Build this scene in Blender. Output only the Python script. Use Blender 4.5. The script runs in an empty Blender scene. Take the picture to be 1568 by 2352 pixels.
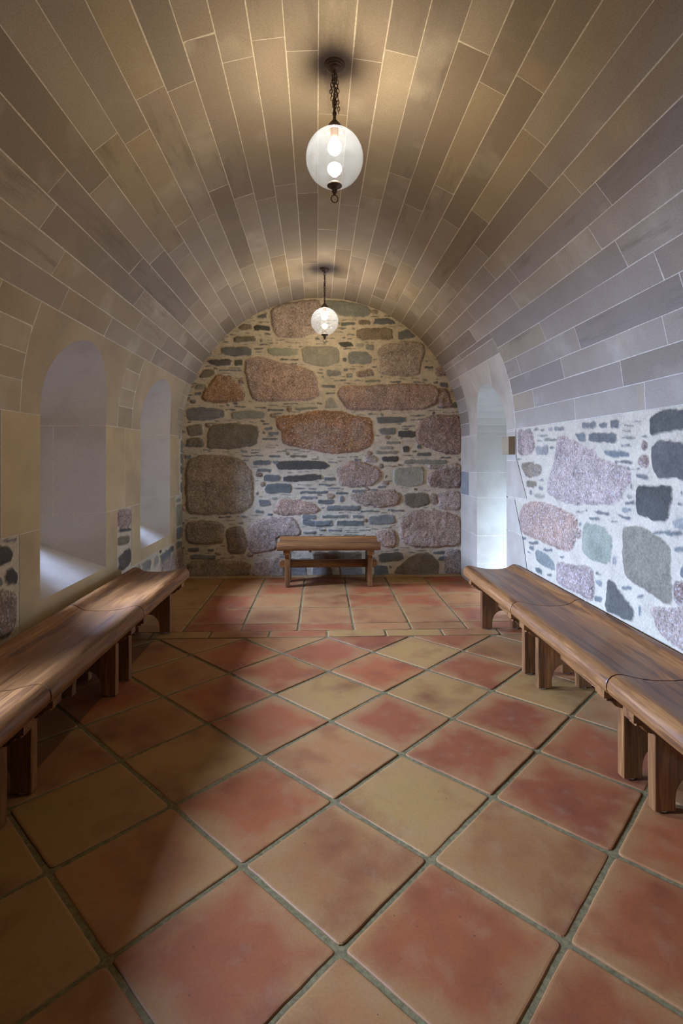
import bpy, math, random
import numpy as np
from mathutils import Vector
from mathutils.geometry import delaunay_2d_cdt

SC = bpy.context.scene
COL = SC.collection
PI = math.pi
XL, XR, YB, YF = -1.5, 1.54, 5.74, -1.6
XC, R, ZC = 0.02, 1.52, 1.526
BF=[-68.7, -63.7, -58.52, -53.46, -48.26, -43.32, -38.03, -33.12, -27.91, -22.63, -17.54, -12.51, -7.42, -2.14, 3.4, 8.67, 13.93, 19.16, 24.27, 29.2, 34.27, 39.31, 44.55, 49.42, 54.64, 59.74]
BN=[-68.55, -63.4, -58.0, -52.75, -47.5, -42.3, -37.1, -31.9, -26.69, -21.76, -16.78, -11.59, -6.34, -1.1, 4.52, 9.46, 14.87, 20.21, 25.4, 30.25, 35.3, 40.3, 45.3, 50.36, 55.07, 59.95]
CJ=[[-1.495, -0.324, 0.774, 2.856, 3.438, 4.362], [-1.313, -0.141, 0.792, 1.506, 2.667, 3.836, 4.448, 5.104], [-1.245, -0.421, 0.513, 1.27, 2.42, 3.614, 4.724], [-1.011, -0.171, 0.637, 1.344, 2.331, 3.318, 4.583, 5.393], [-1.185, -0.415, 0.683, 1.463, 2.546, 3.439, 4.448, 4.867], [-1.046, -0.241, 0.894, 1.595, 2.359, 3.519, 3.703, 4.758, 5.293], [-0.724, 0.121, 1.257, 2.448, 3.308, 4.587, 5.428], [-0.55, 0.253, 1.292, 2.261, 3.415, 4.681, 5.251], [-1.073, 0.074, 1.257, 2.302, 3.16, 4.439, 5.045], [-1.076, -0.344, 0.429, 1.212, 2.093, 3.348, 4.595, 5.389], [-1.355, -0.486, 0.553, 1.254, 2.256, 3.46, 4.439, 5.252], [-0.732, 0.126, 1.066, 2.175, 3.332, 4.574, 5.077], [-1.427, -0.716, 0.472, 1.2, 2.253, 3.464, 4.713, 5.219], [-1.14, -0.257, 0.837, 1.546, 2.668, 4.022], [-1.109, 0.069, 0.859, 1.583, 2.287, 3.606, 4.374, 5.082], [-1.203, -0.032, 1.133, 2.211, 3.455, 4.486, 5.186], [-0.571, 0.183, 1.271, 3.111, 4.342], [-0.882, -0.163, 0.966, 2.065, 3.4, 4.425, 5.354], [-0.413, 0.592, 1.462, 2.208, 3.058, 4.283, 5.249], [-0.921, 0.052, 1.214, 2.084, 3.353, 4.606, 4.923], [-0.857, -0.082, 0.657, 1.445, 2.304, 3.085, 4.339, 5.2], [-1.407, -0.214, 0.511, 1.292, 2.49, 3.39, 4.144, 4.827], [-1.481, -0.368, 0.629, 1.447, 2.35, 3.51, 4.458, 5.401], [-1.276, -0.559, 0.599, 1.326, 2.237, 3.278, 4.228, 4.729], [-0.503, 0.563, 1.329, 2.448, 3.471, 4.451]]
RL=[59.95, 65, 69.9, 75, 79.9, 84.95, 90.2]
RJ=[[-2.005, -1.245, -0.371, 0.371, 1.387, 2.339], [-1.679, -0.579, 0.302, 1.12, 2.158, 3.322], [-1.836, -0.941, -0.06, 1.031, 2.072, 2.953, 3.851], [-2.08, -1.321, -0.46, 0.357, 1.248, 2.24, 3.217], [-1.581, -0.63, 0.454, 1.549, 2.609, 3.716], [-1.893, -0.88, -0.071, 0.665, 1.5, 2.438, 3.126]]
BACK='''W -541 2913 -378 2981 -30 3024 13 2919 2 2832 -30 2679 -205 2612 -487 2620 -530 2783
N 35 3025 276 3014 495 2964 561 2904 495 2837 210 2834 144 2910 35 2942
S 583 2834 781 2829 814 2770 583 2750
S 836 2676 947 2721 1057 2623 847 2582
B 385 2716 781 2730 803 2588 385 2591
W 616 2466 693 2532 980 2578 1124 2547 1135 2448 1091 2337 1069 2205 803 2204 627 2224 671 2334
N 293 2459 495 2465 561 2410 550 2323 298 2321
G -215 2514 177 2517 210 2440 199 2331 13 2286 -205 2339
S -1081 2500 -757 2503 -751 2400 -1027 2398 -1074 2441
G -584 2500 -248 2491 -248 2415 -509 2402 -578 2434
P -811 2367 -682 2390 -378 2316 -205 2285 -74 2220 -19 1980 -96 1936 -639 1912 -747 1933 -822 2237
O -1134 2192 -962 2171 -833 2020 -833 1922 -1156 1899 -1295 1931 -1263 2018 -1177 2126
P 199 2047 276 2080 583 2082 914 2105 1246 2096 1290 2030 1268 1898 1113 1831 495 1829 298 1828 232 1916 177 1981
G 57 1937 112 1970 188 1850 123 1832 35 1838
S -1456 1833 -1263 1849 -1048 1824 -1031 1737 -1199 1704 -1435 1697
G -984 1791 -790 1820 -606 1803 -606 1727 -962 1711
B -1210 1650 -984 1683 -703 1651 -660 1564 -693 1434 -941 1390 -1231 1390 -1242 1541
O -476 1739 -248 1761 -30 1805 210 1802 363 1752 550 1720 561 1566 550 1435 407 1369 101 1347 -205 1412 -411 1456 -422 1586 -476 1630
P 1113 1721 1246 1755 1535 1767 1546 1546 1535 1347 1357 1347 1135 1435 1057 1457 1046 1611
S 605 1753 925 1754 947 1688 605 1665
S 627 1621 825 1633 821 1549 649 1556
D 841 1600 1035 1594 1035 1523 847 1519
D -509 1260 -292 1271 13 1270 112 1205 35 1168 -465 1162
D -411 1103 2 1124 13 1052 -411 1031
R -1456 1260 -1263 1325 -1070 1314 -876 1282 -747 1129 -736 977 -747 782 -876 695 -1199 686 -1456 698
P 188 1172 298 1259 495 1238 627 1172 660 1084 561 996 363 975 210 1008
G 792 1193 1113 1204 1139 1149 1135 1006 1002 973 792 996
P 1190 1116 1379 1193 1546 1237 1546 972 1357 973 1179 995
P 320 887 561 920 781 941 870 886 847 787 649 755 451 788 352 844
B 914 908 1179 918 1201 786 1024 731 914 776
W 1290 907 1535 928 1546 729 1312 730
P -530 716 -444 835 -248 834 -74 790 -19 735 -74 692 -422 672
S 79 768 407 767 418 723 79 718
S -693 847 -552 846 -541 781 -671 764
W -790 565 -552 640 -313 649 -226 518 -226 453 -487 443 -476 302 -725 260 -790 326
R -1456 590 -1263 621 -1070 588 -1059 393 -1199 361 -1445 373
R -1027 522 -855 554 -811 369 -833 261 -1005 262
N 517 668 814 677 825 568 528 558
S -205 638 -74 616 101 604 101 560 -96 550 -205 573
P 870 644 1024 720 1312 708 1535 641 1546 332 1246 312 1024 325 881 381
P 594 481 803 502 836 403 803 315 649 338
B 1024 248 1201 257 1312 135 1290 3 1002 -5 781 30 847 117
W 1357 267 1546 288 1546 1 1379 3
R -1435 168 -1113 187 -768 152 -768 21 -1156 3 -1435 16
W -736 162 -509 215 -411 149 -411 -3 -747 10
N -378 127 -161 125 -139 -6 -389 -4
B -96 267 144 280 451 269 462 168 188 157 -85 179
N -96 125 101 138 144 13 -96 5
N 188 127 451 133 473 11 210 0
S 627 251 892 271 914 172 649 141
S 583 119 715 129 759 -3 583 -1
D -1242 2343 -1156 2369 -962 2371 -973 2297 -1156 2289
D -930 2367 -844 2363 -855 2295 -934 2295
D -736 2727 -703 2742 -552 2739 -541 2678 -725 2672
B -898 2725 -833 2758 -747 2748 -747 2683 -887 2682
S -693 2836 -584 2880 -591 2815 -671 2810
B -952 2616 -725 2633 -682 2564 -941 2540
S 1301 2129 1379 2130 1401 2075 1301 2074
S 1301 1920 1346 1986 1357 1887 1312 1881
S 1401 1876 1490 1921 1502 1844 1424 1843
P 1268 2272 1312 2350 1357 2317 1390 2207 1268 2206
D 177 2567 320 2568 363 2518 232 2506
N 374 2556 473 2552 462 2508 374 2512
N 484 2541 583 2542 583 2476 495 2487
N 57 2265 210 2255 232 2200 68 2177
N 276 2222 341 2223 341 2168 280 2174
P 396 2234 550 2268 572 2202 407 2190
B -1456 1649 -1285 1671 -1263 1541 -1435 1519
B -1456 1509 -1285 1515 -1263 1411 -1445 1411
P 1268 2063 1379 2053 1424 1943 1446 1855 1312 1854
S -684 2779 -566 2780 -563 2777 -563 2770 -566 2766 -684 2765 -687 2768 -687 2776
S -599 2579 -527 2579 -525 2578 -525 2574 -527 2572 -599 2571 -601 2573 -601 2577
S -489 2585 -404 2586 -400 2582 -400 2575 -404 2572 -489 2571 -492 2575 -492 2582
S -571 2552 -468 2553 -465 2550 -465 2545 -468 2542 -571 2541 -574 2544 -574 2549
S -387 2559 -224 2560 -221 2558 -221 2552 -224 2549 -387 2548 -389 2551 -389 2556
S -438 2379 -254 2380 -248 2375 -248 2364 -254 2358 -438 2357 -444 2362 -444 2373
S -331 2336 -263 2336 -259 2332 -259 2324 -263 2320 -331 2320 -335 2324 -335 2332
S -1102 2255 -849 2256 -844 2251 -844 2240 -849 2235 -1102 2233 -1108 2238 -1108 2249
S -720 2496 -628 2497 -622 2492 -622 2481 -628 2475 -720 2474 -725 2480 -725 2491
S -706 2455 -641 2456 -639 2453 -639 2447 -641 2445 -706 2444 -709 2447 -709 2452
S -1361 2012 -1305 2012 -1295 2002 -1295 1982 -1305 1972 -1361 1972 -1370 1982 -1370 2002
S -408 1894 -251 1895 -248 1892 -248 1885 -251 1882 -408 1881 -411 1885 -411 1891
S -191 1897 -66 1898 -63 1895 -63 1890 -66 1887 -191 1887 -194 1889 -194 1895
S -567 1832 -406 1832 -400 1826 -400 1814 -406 1807 -567 1807 -574 1813 -574 1825
S -1033 1829 -924 1829 -919 1825 -919 1816 -924 1811 -1033 1811 -1038 1815 -1038 1824
S -710 1852 -599 1852 -595 1849 -595 1841 -599 1837 -710 1837 -714 1840 -714 1848
S -948 1894 -902 1895 -898 1891 -898 1882 -902 1878 -948 1878 -952 1882 -952 1890
S -622 1676 -557 1676 -552 1671 -552 1660 -557 1654 -622 1654 -628 1660 -628 1671
S -609 1633 -528 1633 -519 1625 -519 1608 -528 1600 -609 1600 -617 1608 -617 1624
S -563 1584 -465 1584 -454 1573 -454 1551 -465 1540 -563 1540 -574 1551 -574 1573
S -633 1513 -465 1513 -460 1508 -460 1497 -465 1491 -633 1491 -639 1497 -639 1508
B -1403 1928 -1354 1928 -1344 1918 -1344 1896 -1354 1885 -1403 1885 -1413 1896 -1413 1917
B -41 1887 -30 1905 13 1905 19 1880
B -1295 2248 -1156 2260 -1145 2206 -1220 2162 -1317 2150
G -292 1849 -30 1854 -41 1830 -275 1813
G -1349 2096 -1231 2097 -1231 2037 -1370 2031
S 230 2781 363 2782 373 2772 373 2751 363 2740 230 2739 220 2749 220 2770
S 229 2810 380 2812 384 2808 384 2801 380 2797 229 2796 225 2799 225 2807
S 286 2658 361 2658 367 2652 367 2639 361 2633 286 2632 280 2639 280 2651
S 289 2603 336 2603 340 2599 340 2591 336 2587 289 2587 285 2591 285 2599
S 16 2098 150 2099 159 2090 159 2072 150 2063 16 2062 7 2071 7 2089
S 45 2011 159 2022 154 1995 56 1986
S 143 2153 269 2154 274 2149 274 2138 269 2132 143 2132 138 2137 138 2148
S 708 2135 879 2147 874 2119 785 2117
S 1017 2137 1128 2137 1134 2132 1134 2121 1128 2115 1017 2115 1012 2120 1012 2131
S 1233 2138 1278 2138 1283 2133 1283 2122 1278 2116 1233 2116 1228 2121 1228 2132
S 1147 2308 1219 2308 1228 2300 1228 2284 1219 2275 1147 2275 1139 2283 1139 2300
S 1154 2368 1224 2369 1228 2365 1228 2357 1224 2352 1154 2352 1150 2356 1150 2364
S 1186 2270 1225 2270 1228 2267 1228 2262 1225 2259 1186 2259 1183 2261 1183 2267
S 525 1783 616 1783 620 1779 620 1771 616 1767 525 1767 521 1771 521 1779
S 898 1795 1015 1796 1017 1794 1017 1790 1015 1788 898 1788 896 1790 896 1793
S 962 1768 1145 1774 1139 1758 973 1746
S 977 1724 1102 1724 1106 1720 1106 1712 1102 1708 977 1708 973 1712 973 1720
S 884 1652 1029 1653 1034 1648 1034 1639 1029 1634 884 1634 879 1638 879 1648
S 1282 1863 1368 1863 1372 1859 1372 1851 1368 1846 1282 1846 1278 1850 1278 1859
S 1342 1802 1458 1803 1461 1800 1461 1794 1458 1792 1342 1791 1339 1794 1339 1800
S 1353 2034 1447 2034 1450 2031 1450 2026 1447 2023 1353 2023 1350 2025 1350 2031
B 426 2809 538 2810 552 2796 552 2767 538 2753 426 2752 411 2766 411 2795
G 484 2150 646 2151 653 2144 653 2130 646 2124 484 2123 477 2129 477 2143
G 280 2220 346 2226 357 2171 291 2176
S -759 1362 -675 1362 -671 1358 -671 1350 -675 1346 -759 1346 -763 1350 -763 1358
S -567 1330 -450 1330 -444 1323 -444 1309 -450 1302 -567 1302 -574 1309 -574 1323
S -728 1270 -555 1270 -541 1256 -541 1229 -555 1215 -728 1215 -741 1229 -741 1256
S -676 1183 -552 1183 -541 1172 -541 1150 -552 1139 -676 1139 -687 1150 -687 1172
S -607 1117 -464 1117 -444 1097 -444 1056 -464 1036 -607 1036 -628 1056 -628 1097
S -584 1020 -346 1019 -319 992 -319 937 -346 910 -584 911 -612 938 -612 992
S -261 1010 -110 1010 -107 1007 -107 1000 -110 997 -261 997 -264 1000 -264 1007
S -25 1018 104 1018 109 1013 109 1002 104 996 -25 997 -30 1002 -30 1013
S -229 937 71 936 79 928 79 912 71 904 -229 904 -237 913 -237 929
S -217 883 -51 882 -41 872 -41 853 -51 844 -217 844 -226 854 -226 873
S -710 732 -637 732 -628 722 -628 703 -637 693 -710 694 -720 703 -720 722
S -201 681 -67 680 -52 665 -52 635 -67 620 -201 621 -215 636 -215 666
S -187 495 -59 495 -52 488 -52 474 -59 467 -187 468 -194 475 -194 489
S -26 522 42 521 46 517 46 509 42 505 -26 505 -30 509 -30 518
S -1433 329 -1329 328 -1317 316 -1317 292 -1329 280 -1433 280 -1445 293 -1445 317
S -1222 317 -1165 316 -1156 307 -1156 288 -1165 279 -1222 279 -1231 288 -1231 307
S -1400 253 -1148 251 -1134 238 -1134 211 -1148 197 -1400 199 -1413 213 -1413 240
S -1103 665 -967 664 -962 660 -962 651 -967 646 -1103 647 -1108 651 -1108 660
S -865 667 -795 667 -790 662 -790 651 -795 645 -865 646 -871 651 -871 662
S -1456 1329 -1408 1329 -1397 1319 -1397 1297 -1408 1286 -1456 1286 -1467 1297 -1467 1319
S -1451 1443 -1365 1443 -1360 1438 -1360 1427 -1365 1421 -1451 1421 -1456 1427 -1456 1437
S -850 1329 -632 1329 -628 1325 -628 1316 -632 1311 -850 1311 -855 1316 -855 1325
S -519 1270 -465 1270 -454 1259 -454 1237 -465 1226 -519 1226 -530 1237 -530 1259
B -338 1330 -158 1330 -150 1321 -150 1305 -158 1297 -338 1297 -346 1305 -346 1321
G 652 1428 787 1429 796 1419 796 1400 787 1390 652 1390 642 1400 642 1419
G 921 1280 1369 1280 1383 1267 1383 1239 1369 1225 921 1225 907 1239 907 1267
G 608 1379 842 1379 852 1370 852 1350 842 1341 608 1341 598 1350 598 1369
G 716 1478 865 1478 874 1470 874 1453 865 1445 716 1445 708 1453 708 1470
D 681 1319 835 1319 852 1302 852 1269 835 1253 681 1253 664 1269 664 1302
D 903 1429 955 1429 973 1411 973 1375 955 1357 903 1357 885 1375 885 1411
S 1057 1440 1099 1440 1111 1427 1111 1403 1099 1390 1057 1390 1045 1403 1045 1427
S 1066 1357 1196 1357 1206 1348 1206 1328 1196 1319 1066 1319 1056 1328 1056 1348
S 369 1286 437 1286 444 1279 444 1265 437 1259 369 1259 362 1265 362 1279
S 300 1315 408 1315 411 1312 411 1306 408 1302 300 1302 296 1306 296 1312
S 43 1084 144 1084 154 1074 154 1055 144 1045 43 1046 34 1055 34 1074
S -26 1013 159 1013 165 1007 165 996 159 991 -26 991 -32 997 -32 1008
S 77 975 231 974 236 969 236 958 231 952 77 953 72 958 72 969
S 350 952 479 952 488 942 488 923 479 913 350 914 340 923 340 943
S 539 957 613 957 620 950 620 936 613 930 539 930 532 937 532 950
S 627 990 701 990 708 983 708 969 701 962 627 962 620 969 620 983
S 161 925 289 925 296 918 296 904 289 898 161 898 154 905 154 918
S -24 844 135 843 148 830 148 802 135 789 -24 789 -37 803 -37 830
S 212 876 232 876 247 861 247 825 232 810 212 810 198 825 198 861
S 16 674 287 673 296 664 296 644 287 635 16 636 7 646 7 665
S 350 673 457 673 466 663 466 644 457 634 350 635 340 644 340 663
S 180 614 446 612 461 597 461 567 446 552 180 553 165 569 165 599
S -52 615 109 614 127 596 127 561 109 543 -52 544 -70 562 -70 597
S 88 516 220 515 225 509 225 499 220 493 88 494 83 499 83 510
S 1242 273 1353 272 1361 264 1361 247 1353 239 1242 240 1233 248 1233 265
S 1301 217 1371 217 1383 204 1383 179 1371 167 1301 168 1289 180 1289 205
S 76 778 418 777 433 762 433 731 418 716 76 718 61 733 61 763
W 502 1313 595 1313 609 1300 609 1272 595 1258 502 1259 488 1272 488 1300
W 1192 1214 1531 1214 1539 1206 1539 1189 1531 1181 1192 1181 1183 1190 1183 1206
R 91 893 129 892 138 884 138 868 129 860 91 860 83 868 83 884
R 1217 895 1261 895 1272 884 1272 862 1261 851 1217 851 1206 862 1206 884
R 1228 840 1272 840 1283 829 1283 807 1272 796 1228 796 1217 807 1217 829
S 251 460 473 459 477 455 477 446 473 442 251 444 247 448 247 456
S -11 516 46 516 50 512 50 504 46 499 -11 500 -15 504 -15 512
S 428 727 626 727 631 721 631 710 626 705 428 705 422 711 422 722
S 770 732 900 731 907 724 907 710 900 704 770 704 763 711 763 725'''
RIGHT='''W 3374 1433 3246 1418 3053 1357 2914 1329 2865 1286 2727 1263 2575 1234 2569 1196 2628 1124 2684 1073 2881 1048 3108 1028 3330 1029 3537 1064 3489 1160 3419 1263 3385 1364
P 4035 866 3942 933 3715 982 3419 971 3147 941 3108 900 3147 765 3246 715 3374 717 3715 725 4003 728
D 2404 1345 2348 1386 2244 1376 2178 1367 2104 1352 2095 1190 2178 1195 2244 1209 2348 1201 2393 1246
D 2410 1496 2327 1517 2178 1515 2112 1497 2112 1422 2186 1416 2306 1412 2410 1403
D 2511 1158 2416 1174 2244 1169 2254 1101 2280 1018 2348 1003 2499 1021 2524 1063
B 2628 945 2562 965 2463 967 2348 947 2264 905 2264 764 2239 683 2254 646 2316 642 2463 667 2615 691 2649 793
G 3035 909 2881 933 2786 924 2734 874 2741 743 2786 718 2964 716 3053 744
R 4003 1246 3825 1259 3624 1235 3637 1186 3883 1156
W 4066 1514 3770 1482 3742 1337 4066 1328
W 3385 605 3147 635 2930 671 2922 491 3053 492 3385 486
D 2786 652 2698 640 2615 590 2536 551 2530 485 2656 469 2802 474
N 3742 632 3586 655 3430 616 3419 548 3715 550
S 2973 1444 2684 1430 2677 1374 2817 1374 2973 1391
S 3147 1452 3017 1446 3008 1392 3090 1390
S 2817 1336 2727 1343 2569 1326 2575 1303 2786 1303
S 3053 1511 2897 1500 2889 1465 3053 1470
S 2873 1498 2771 1496 2771 1459 2865 1462
S 2749 1506 2649 1499 2656 1452 2741 1457
N 3729 1381 3512 1387 3512 1314 3715 1315
B 3898 1127 3702 1135 3702 1086 3883 1076
G 3756 1039 3573 1051 3573 1020 3742 1007
S 2712 1010 2562 999 2575 982 2656 988
S 2930 1000 2756 1005 2756 989 2897 982
S 3739 506 3611 528 3598 478 3715 473
W 2393 585 2178 654 2112 648 2112 484 2244 488 2370 514
N 2254 1021 2178 1053 2112 1057 2112 1000 2224 992
S 2524 1220 2416 1217 2427 1195 2511 1199
S 2705 1287 2549 1284 2543 1269 2684 1271
N 2905 616 2833 625 2833 591 2897 584
N 3899 1514 3815 1509 3805 1505 3805 1497 3815 1493 3899 1497 3910 1502 3910 1510
N 3745 1509 3593 1501 3584 1497 3584 1489 3593 1486 3745 1493 3755 1498 3755 1506
N 3515 1504 3468 1502 3453 1494 3453 1481 3468 1476 3515 1478 3531 1485 3531 1499
N 3410 1509 3294 1502 3277 1493 3277 1478 3294 1471 3410 1476 3428 1486 3428 1502
N 3675 1466 3542 1460 3531 1455 3531 1446 3542 1441 3675 1447 3687 1452 3687 1462
N 3692 1430 3625 1428 3612 1422 3612 1411 3625 1406 3692 1408 3706 1414 3706 1425
N 3481 1379 3434 1378 3420 1372 3420 1359 3434 1353 3481 1353 3496 1360 3496 1373
N 4066 1297 3987 1297 3976 1293 3976 1285 3987 1280 4066 1280 4078 1284 4078 1293
N 3670 1141 3600 1144 3593 1141 3593 1135 3600 1132 3670 1129 3677 1131 3677 1137
N 3651 1098 3609 1101 3593 1095 3593 1081 3609 1074 3651 1071 3668 1077 3668 1091
N 3821 1061 3800 1062 3785 1057 3785 1029 3800 1021 3821 1020 3836 1025 3836 1054
G 3571 1435 3383 1428 3371 1422 3371 1411 3383 1406 3571 1412 3584 1418 3584 1430
G 2632 1443 2567 1439 2561 1435 2561 1428 2567 1425 2632 1428 2638 1432 2638 1439
G 2641 1409 2526 1404 2520 1400 2520 1392 2526 1388 2641 1392 2648 1396 2648 1405
G 2590 1114 2561 1116 2552 1111 2552 1100 2561 1094 2590 1092 2599 1097 2599 1108
S 2592 1485 2473 1477 2471 1475 2471 1473 2473 1471 2592 1479 2594 1481 2594 1484
S 2610 1468 2537 1463 2533 1461 2533 1456 2537 1454 2610 1458 2614 1461 2614 1466
S 2474 1410 2420 1408 2415 1404 2415 1398 2420 1395 2474 1397 2479 1400 2479 1407
S 2642 1366 2572 1365 2566 1361 2566 1354 2572 1351 2642 1352 2648 1356 2648 1363
S 2590 1247 2492 1249 2488 1247 2488 1242 2492 1239 2590 1237 2594 1239 2594 1244
S 2554 1177 2545 1178 2538 1174 2538 1144 2545 1139 2554 1139 2561 1142 2561 1173
S 2610 1079 2541 1085 2533 1081 2533 1071 2541 1066 2610 1060 2619 1064 2619 1074
S 2956 959 2846 971 2836 967 2836 956 2846 950 2956 936 2967 941 2967 952
S 2740 965 2665 974 2658 972 2658 964 2665 960 2740 951 2747 954 2747 961
S 2206 1105 2184 1107 2178 1104 2178 1095 2184 1091 2206 1089 2212 1092 2212 1101
S 2185 1157 2176 1157 2170 1154 2170 1143 2176 1139 2185 1138 2191 1142 2191 1152
S 3127 980 2991 993 2986 991 2986 986 2991 984 3127 969 3132 971 3132 976
P 2461 1370 2449 1370 2440 1364 2440 1351 2449 1346 2461 1346 2471 1352 2471 1365
P 2472 1304 2448 1304 2432 1294 2432 1274 2448 1264 2472 1264 2488 1273 2488 1294
N 2636 1049 2568 1055 2556 1049 2556 1035 2568 1027 2636 1020 2648 1026 2648 1040
N 3079 918 3063 920 3051 916 3051 901 3063 894 3079 892 3091 896 3091 911
N 2720 781 2705 784 2694 779 2694 740 2705 731 2720 728 2731 732 2731 773
P 3102 862 3080 865 3064 860 3064 836 3080 826 3102 822 3118 828 3118 852
S 3984 689 3913 700 3899 697 3899 686 3913 679 3984 668 3998 671 3998 682
S 3839 682 3694 705 3677 701 3677 687 3694 678 3839 654 3857 658 3857 672
S 3828 647 3772 657 3755 653 3755 639 3772 628 3828 619 3846 623 3846 637
S 3577 674 3468 693 3453 689 3453 676 3468 667 3577 647 3593 651 3593 665
S 3870 599 3813 609 3805 607 3805 601 3813 597 3870 587 3878 588 3878 594
S 3530 509 3471 522 3462 520 3462 511 3471 505 3530 492 3539 494 3539 502
S 3337 669 3287 678 3277 676 3277 667 3287 661 3337 651 3347 654 3347 663
S 2891 659 2833 671 2824 669 2824 660 2833 653 2891 640 2900 643 2900 652
S 2894 525 2847 537 2830 532 2830 514 2847 500 2894 487 2912 492 2912 511
S 2641 639 2568 657 2561 655 2561 646 2568 641 2641 622 2648 625 2648 633
S 2506 632 2462 643 2453 640 2453 630 2462 622 2506 610 2515 613 2515 624
S 2494 581 2483 584 2475 582 2475 541 2483 534 2494 530 2502 533 2502 574
S 2378 963 2191 988 2184 985 2184 975 2191 969 2378 942 2386 946 2386 956
S 2229 918 2168 928 2157 923 2157 907 2168 898 2229 887 2240 893 2240 908
S 2179 839 2151 845 2130 835 2130 804 2151 785 2179 778 2201 788 2201 820
P 2233 756 2178 759 2157 709 2226 671'''
LEFT='''D 2485 893 2582 883 2622 836 2605 792 2485 797
D 2560 768 2616 766 2657 734 2651 673 2571 683 2555 723
S 2475 748 2533 741 2538 694 2475 703
P 2321 711 2571 659 2640 615 2640 499 2582 443 2321 508
S 2533 918 2657 905 2640 888 2538 897
W 3934 906 4202 890 4202 769 3947 787
D 3947 771 4208 752 4208 719 3947 742
B 3947 715 4187 700 4172 621 3947 638
D 3960 573 4172 594 4211 560 4202 468 4056 439 3947 473
S 5677 1486 5820 1491 5820 1361 5677 1352
S 5666 1345 5820 1346 5808 1247 5666 1241
S 5666 1219 5802 1217 5791 1119 5666 1123
S 5666 1093 5791 1084 5791 1066 5666 1071
S 5666 1041 5791 1035 5779 922 5666 925
G 5505 876 5677 877 5677 833 5505 833
G 5505 818 5791 801 5779 567 5505 588
S 5516 572 5762 554 5762 434 5516 442
S 5505 430 5734 408 5734 333 5505 343
P 5474 334 5762 313 5791 81 5622 87 5474 163
G 4789 407 4910 403 4910 320 4789 319
G 4459 417 4711 409 4711 323 4493 334
G 4263 417 4425 412 4442 345 4263 367
S 4952 389 5413 416 5413 345 4994 316
W 4952 311 5438 312 5453 167 5037 215'''


def lin(r, g, b):
    f = lambda c: (c / 255 / 12.92) if c / 255 <= .04045 else ((c / 255 + .055) / 1.055) ** 2.4
    return (f(r), f(g), f(b), 1.0)

# ------------------------------------------------------------------ numpy noise
_T = np.random.RandomState(11).rand(8, 256, 256)
def vnoise(x, y, k=0):
    xi = np.floor(x).astype(int); yi = np.floor(y).astype(int)
    fx = x - xi; fy = y - yi
    fx = fx * fx * (3 - 2 * fx); fy = fy * fy * (3 - 2 * fy)
    T = _T[k % 8]
    a = T[xi & 255, yi & 255]; b = T[(xi + 1) & 255, yi & 255]
    c = T[xi & 255, (yi + 1) & 255]; d = T[(xi + 1) & 255, (yi + 1) & 255]
    return (a * (1 - fx) + b * fx) * (1 - fy) + (c * (1 - fx) + d * fx) * fy
def fbm(x, y, k=0, o=3):
    s = 0; a = .5
    for i in range(o):
        s = s + a * (vnoise(x * 2 ** i + 17 * i, y * 2 ** i + 5 * i, k + i) - .5) * 2; a *= .5
    return s

# ------------------------------------------------------------------ materials
def new_mat(name):
    m = bpy.data.materials.new(name); m.use_nodes = True
    nt = m.node_tree; nt.nodes.clear()
    out = nt.nodes.new('ShaderNodeOutputMaterial')
    return m, nt, out
def N(nt, t, **kw):
    n = nt.nodes.new('ShaderNode' + t)
    for k, v in kw.items():
        if k.startswith('_'):
            setattr(n, k[1:], v)
        else:
            key = int(k[1:]) if k[0] == 'i' and k[1:].isdigit() else k.replace('__', ' ')
            n.inputs[key].default_value = v
    return n
def mix(nt, a, b, f, mode='MIX'):
    n = nt.nodes.new('ShaderNodeMix'); n.data_type = 'RGBA'; n.blend_type = mode
    for s, v in ((n.inputs[0], f), (n.inputs[6], a), (n.inputs[7], b)):
        if hasattr(v, 'is_linked'): nt.links.new(v, s)
        else: s.default_value = v
    return n.outputs[2]
def mth(nt, op, a, b=0.0, c=0.0):
    n = nt.nodes.new('ShaderNodeMath'); n.operation = op
    for s, v in zip(n.inputs, (a, b, c)):
        if hasattr(v, 'is_linked'): nt.links.new(v, s)
        else: s.default_value = v
    return n.outputs[0]
def ramp(nt, fac, stops):
    n = nt.nodes.new('ShaderNodeValToRGB'); e = n.color_ramp.elements
    while len(e) < len(stops): e.new(.5)
    for q, (p, c) in zip(e, stops):
        q.position = p; q.color = c if len(c) == 4 else (*c, 1)
    nt.links.new(fac, n.inputs[0]); return n.outputs[0]
def mapr(nt, v, a, b, c, d):
    n = nt.nodes.new('ShaderNodeMapRange')
    nt.links.new(v, n.inputs[0])
    for i, x in enumerate((a, b, c, d)): n.inputs[i + 1].default_value = x
    return n.outputs[0]
def noise(nt, vec, scale, detail=4, rough=.55, w=None):
    n = nt.nodes.new('ShaderNodeTexNoise')
    n.inputs['Scale'].default_value = scale; n.inputs['Detail'].default_value = detail; n.inputs['Roughness'].default_value = rough
    if w is not None:
        n.noise_dimensions = '4D'; nt.links.new(w, n.inputs['W'])
    nt.links.new(vec, n.inputs['Vector']); return n.outputs[0]
def scaled(nt, vec, s):
    n = nt.nodes.new('ShaderNodeMapping'); n.inputs['Scale'].default_value = s
    nt.links.new(vec, n.inputs['Vector']); return n.outputs[0]
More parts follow.
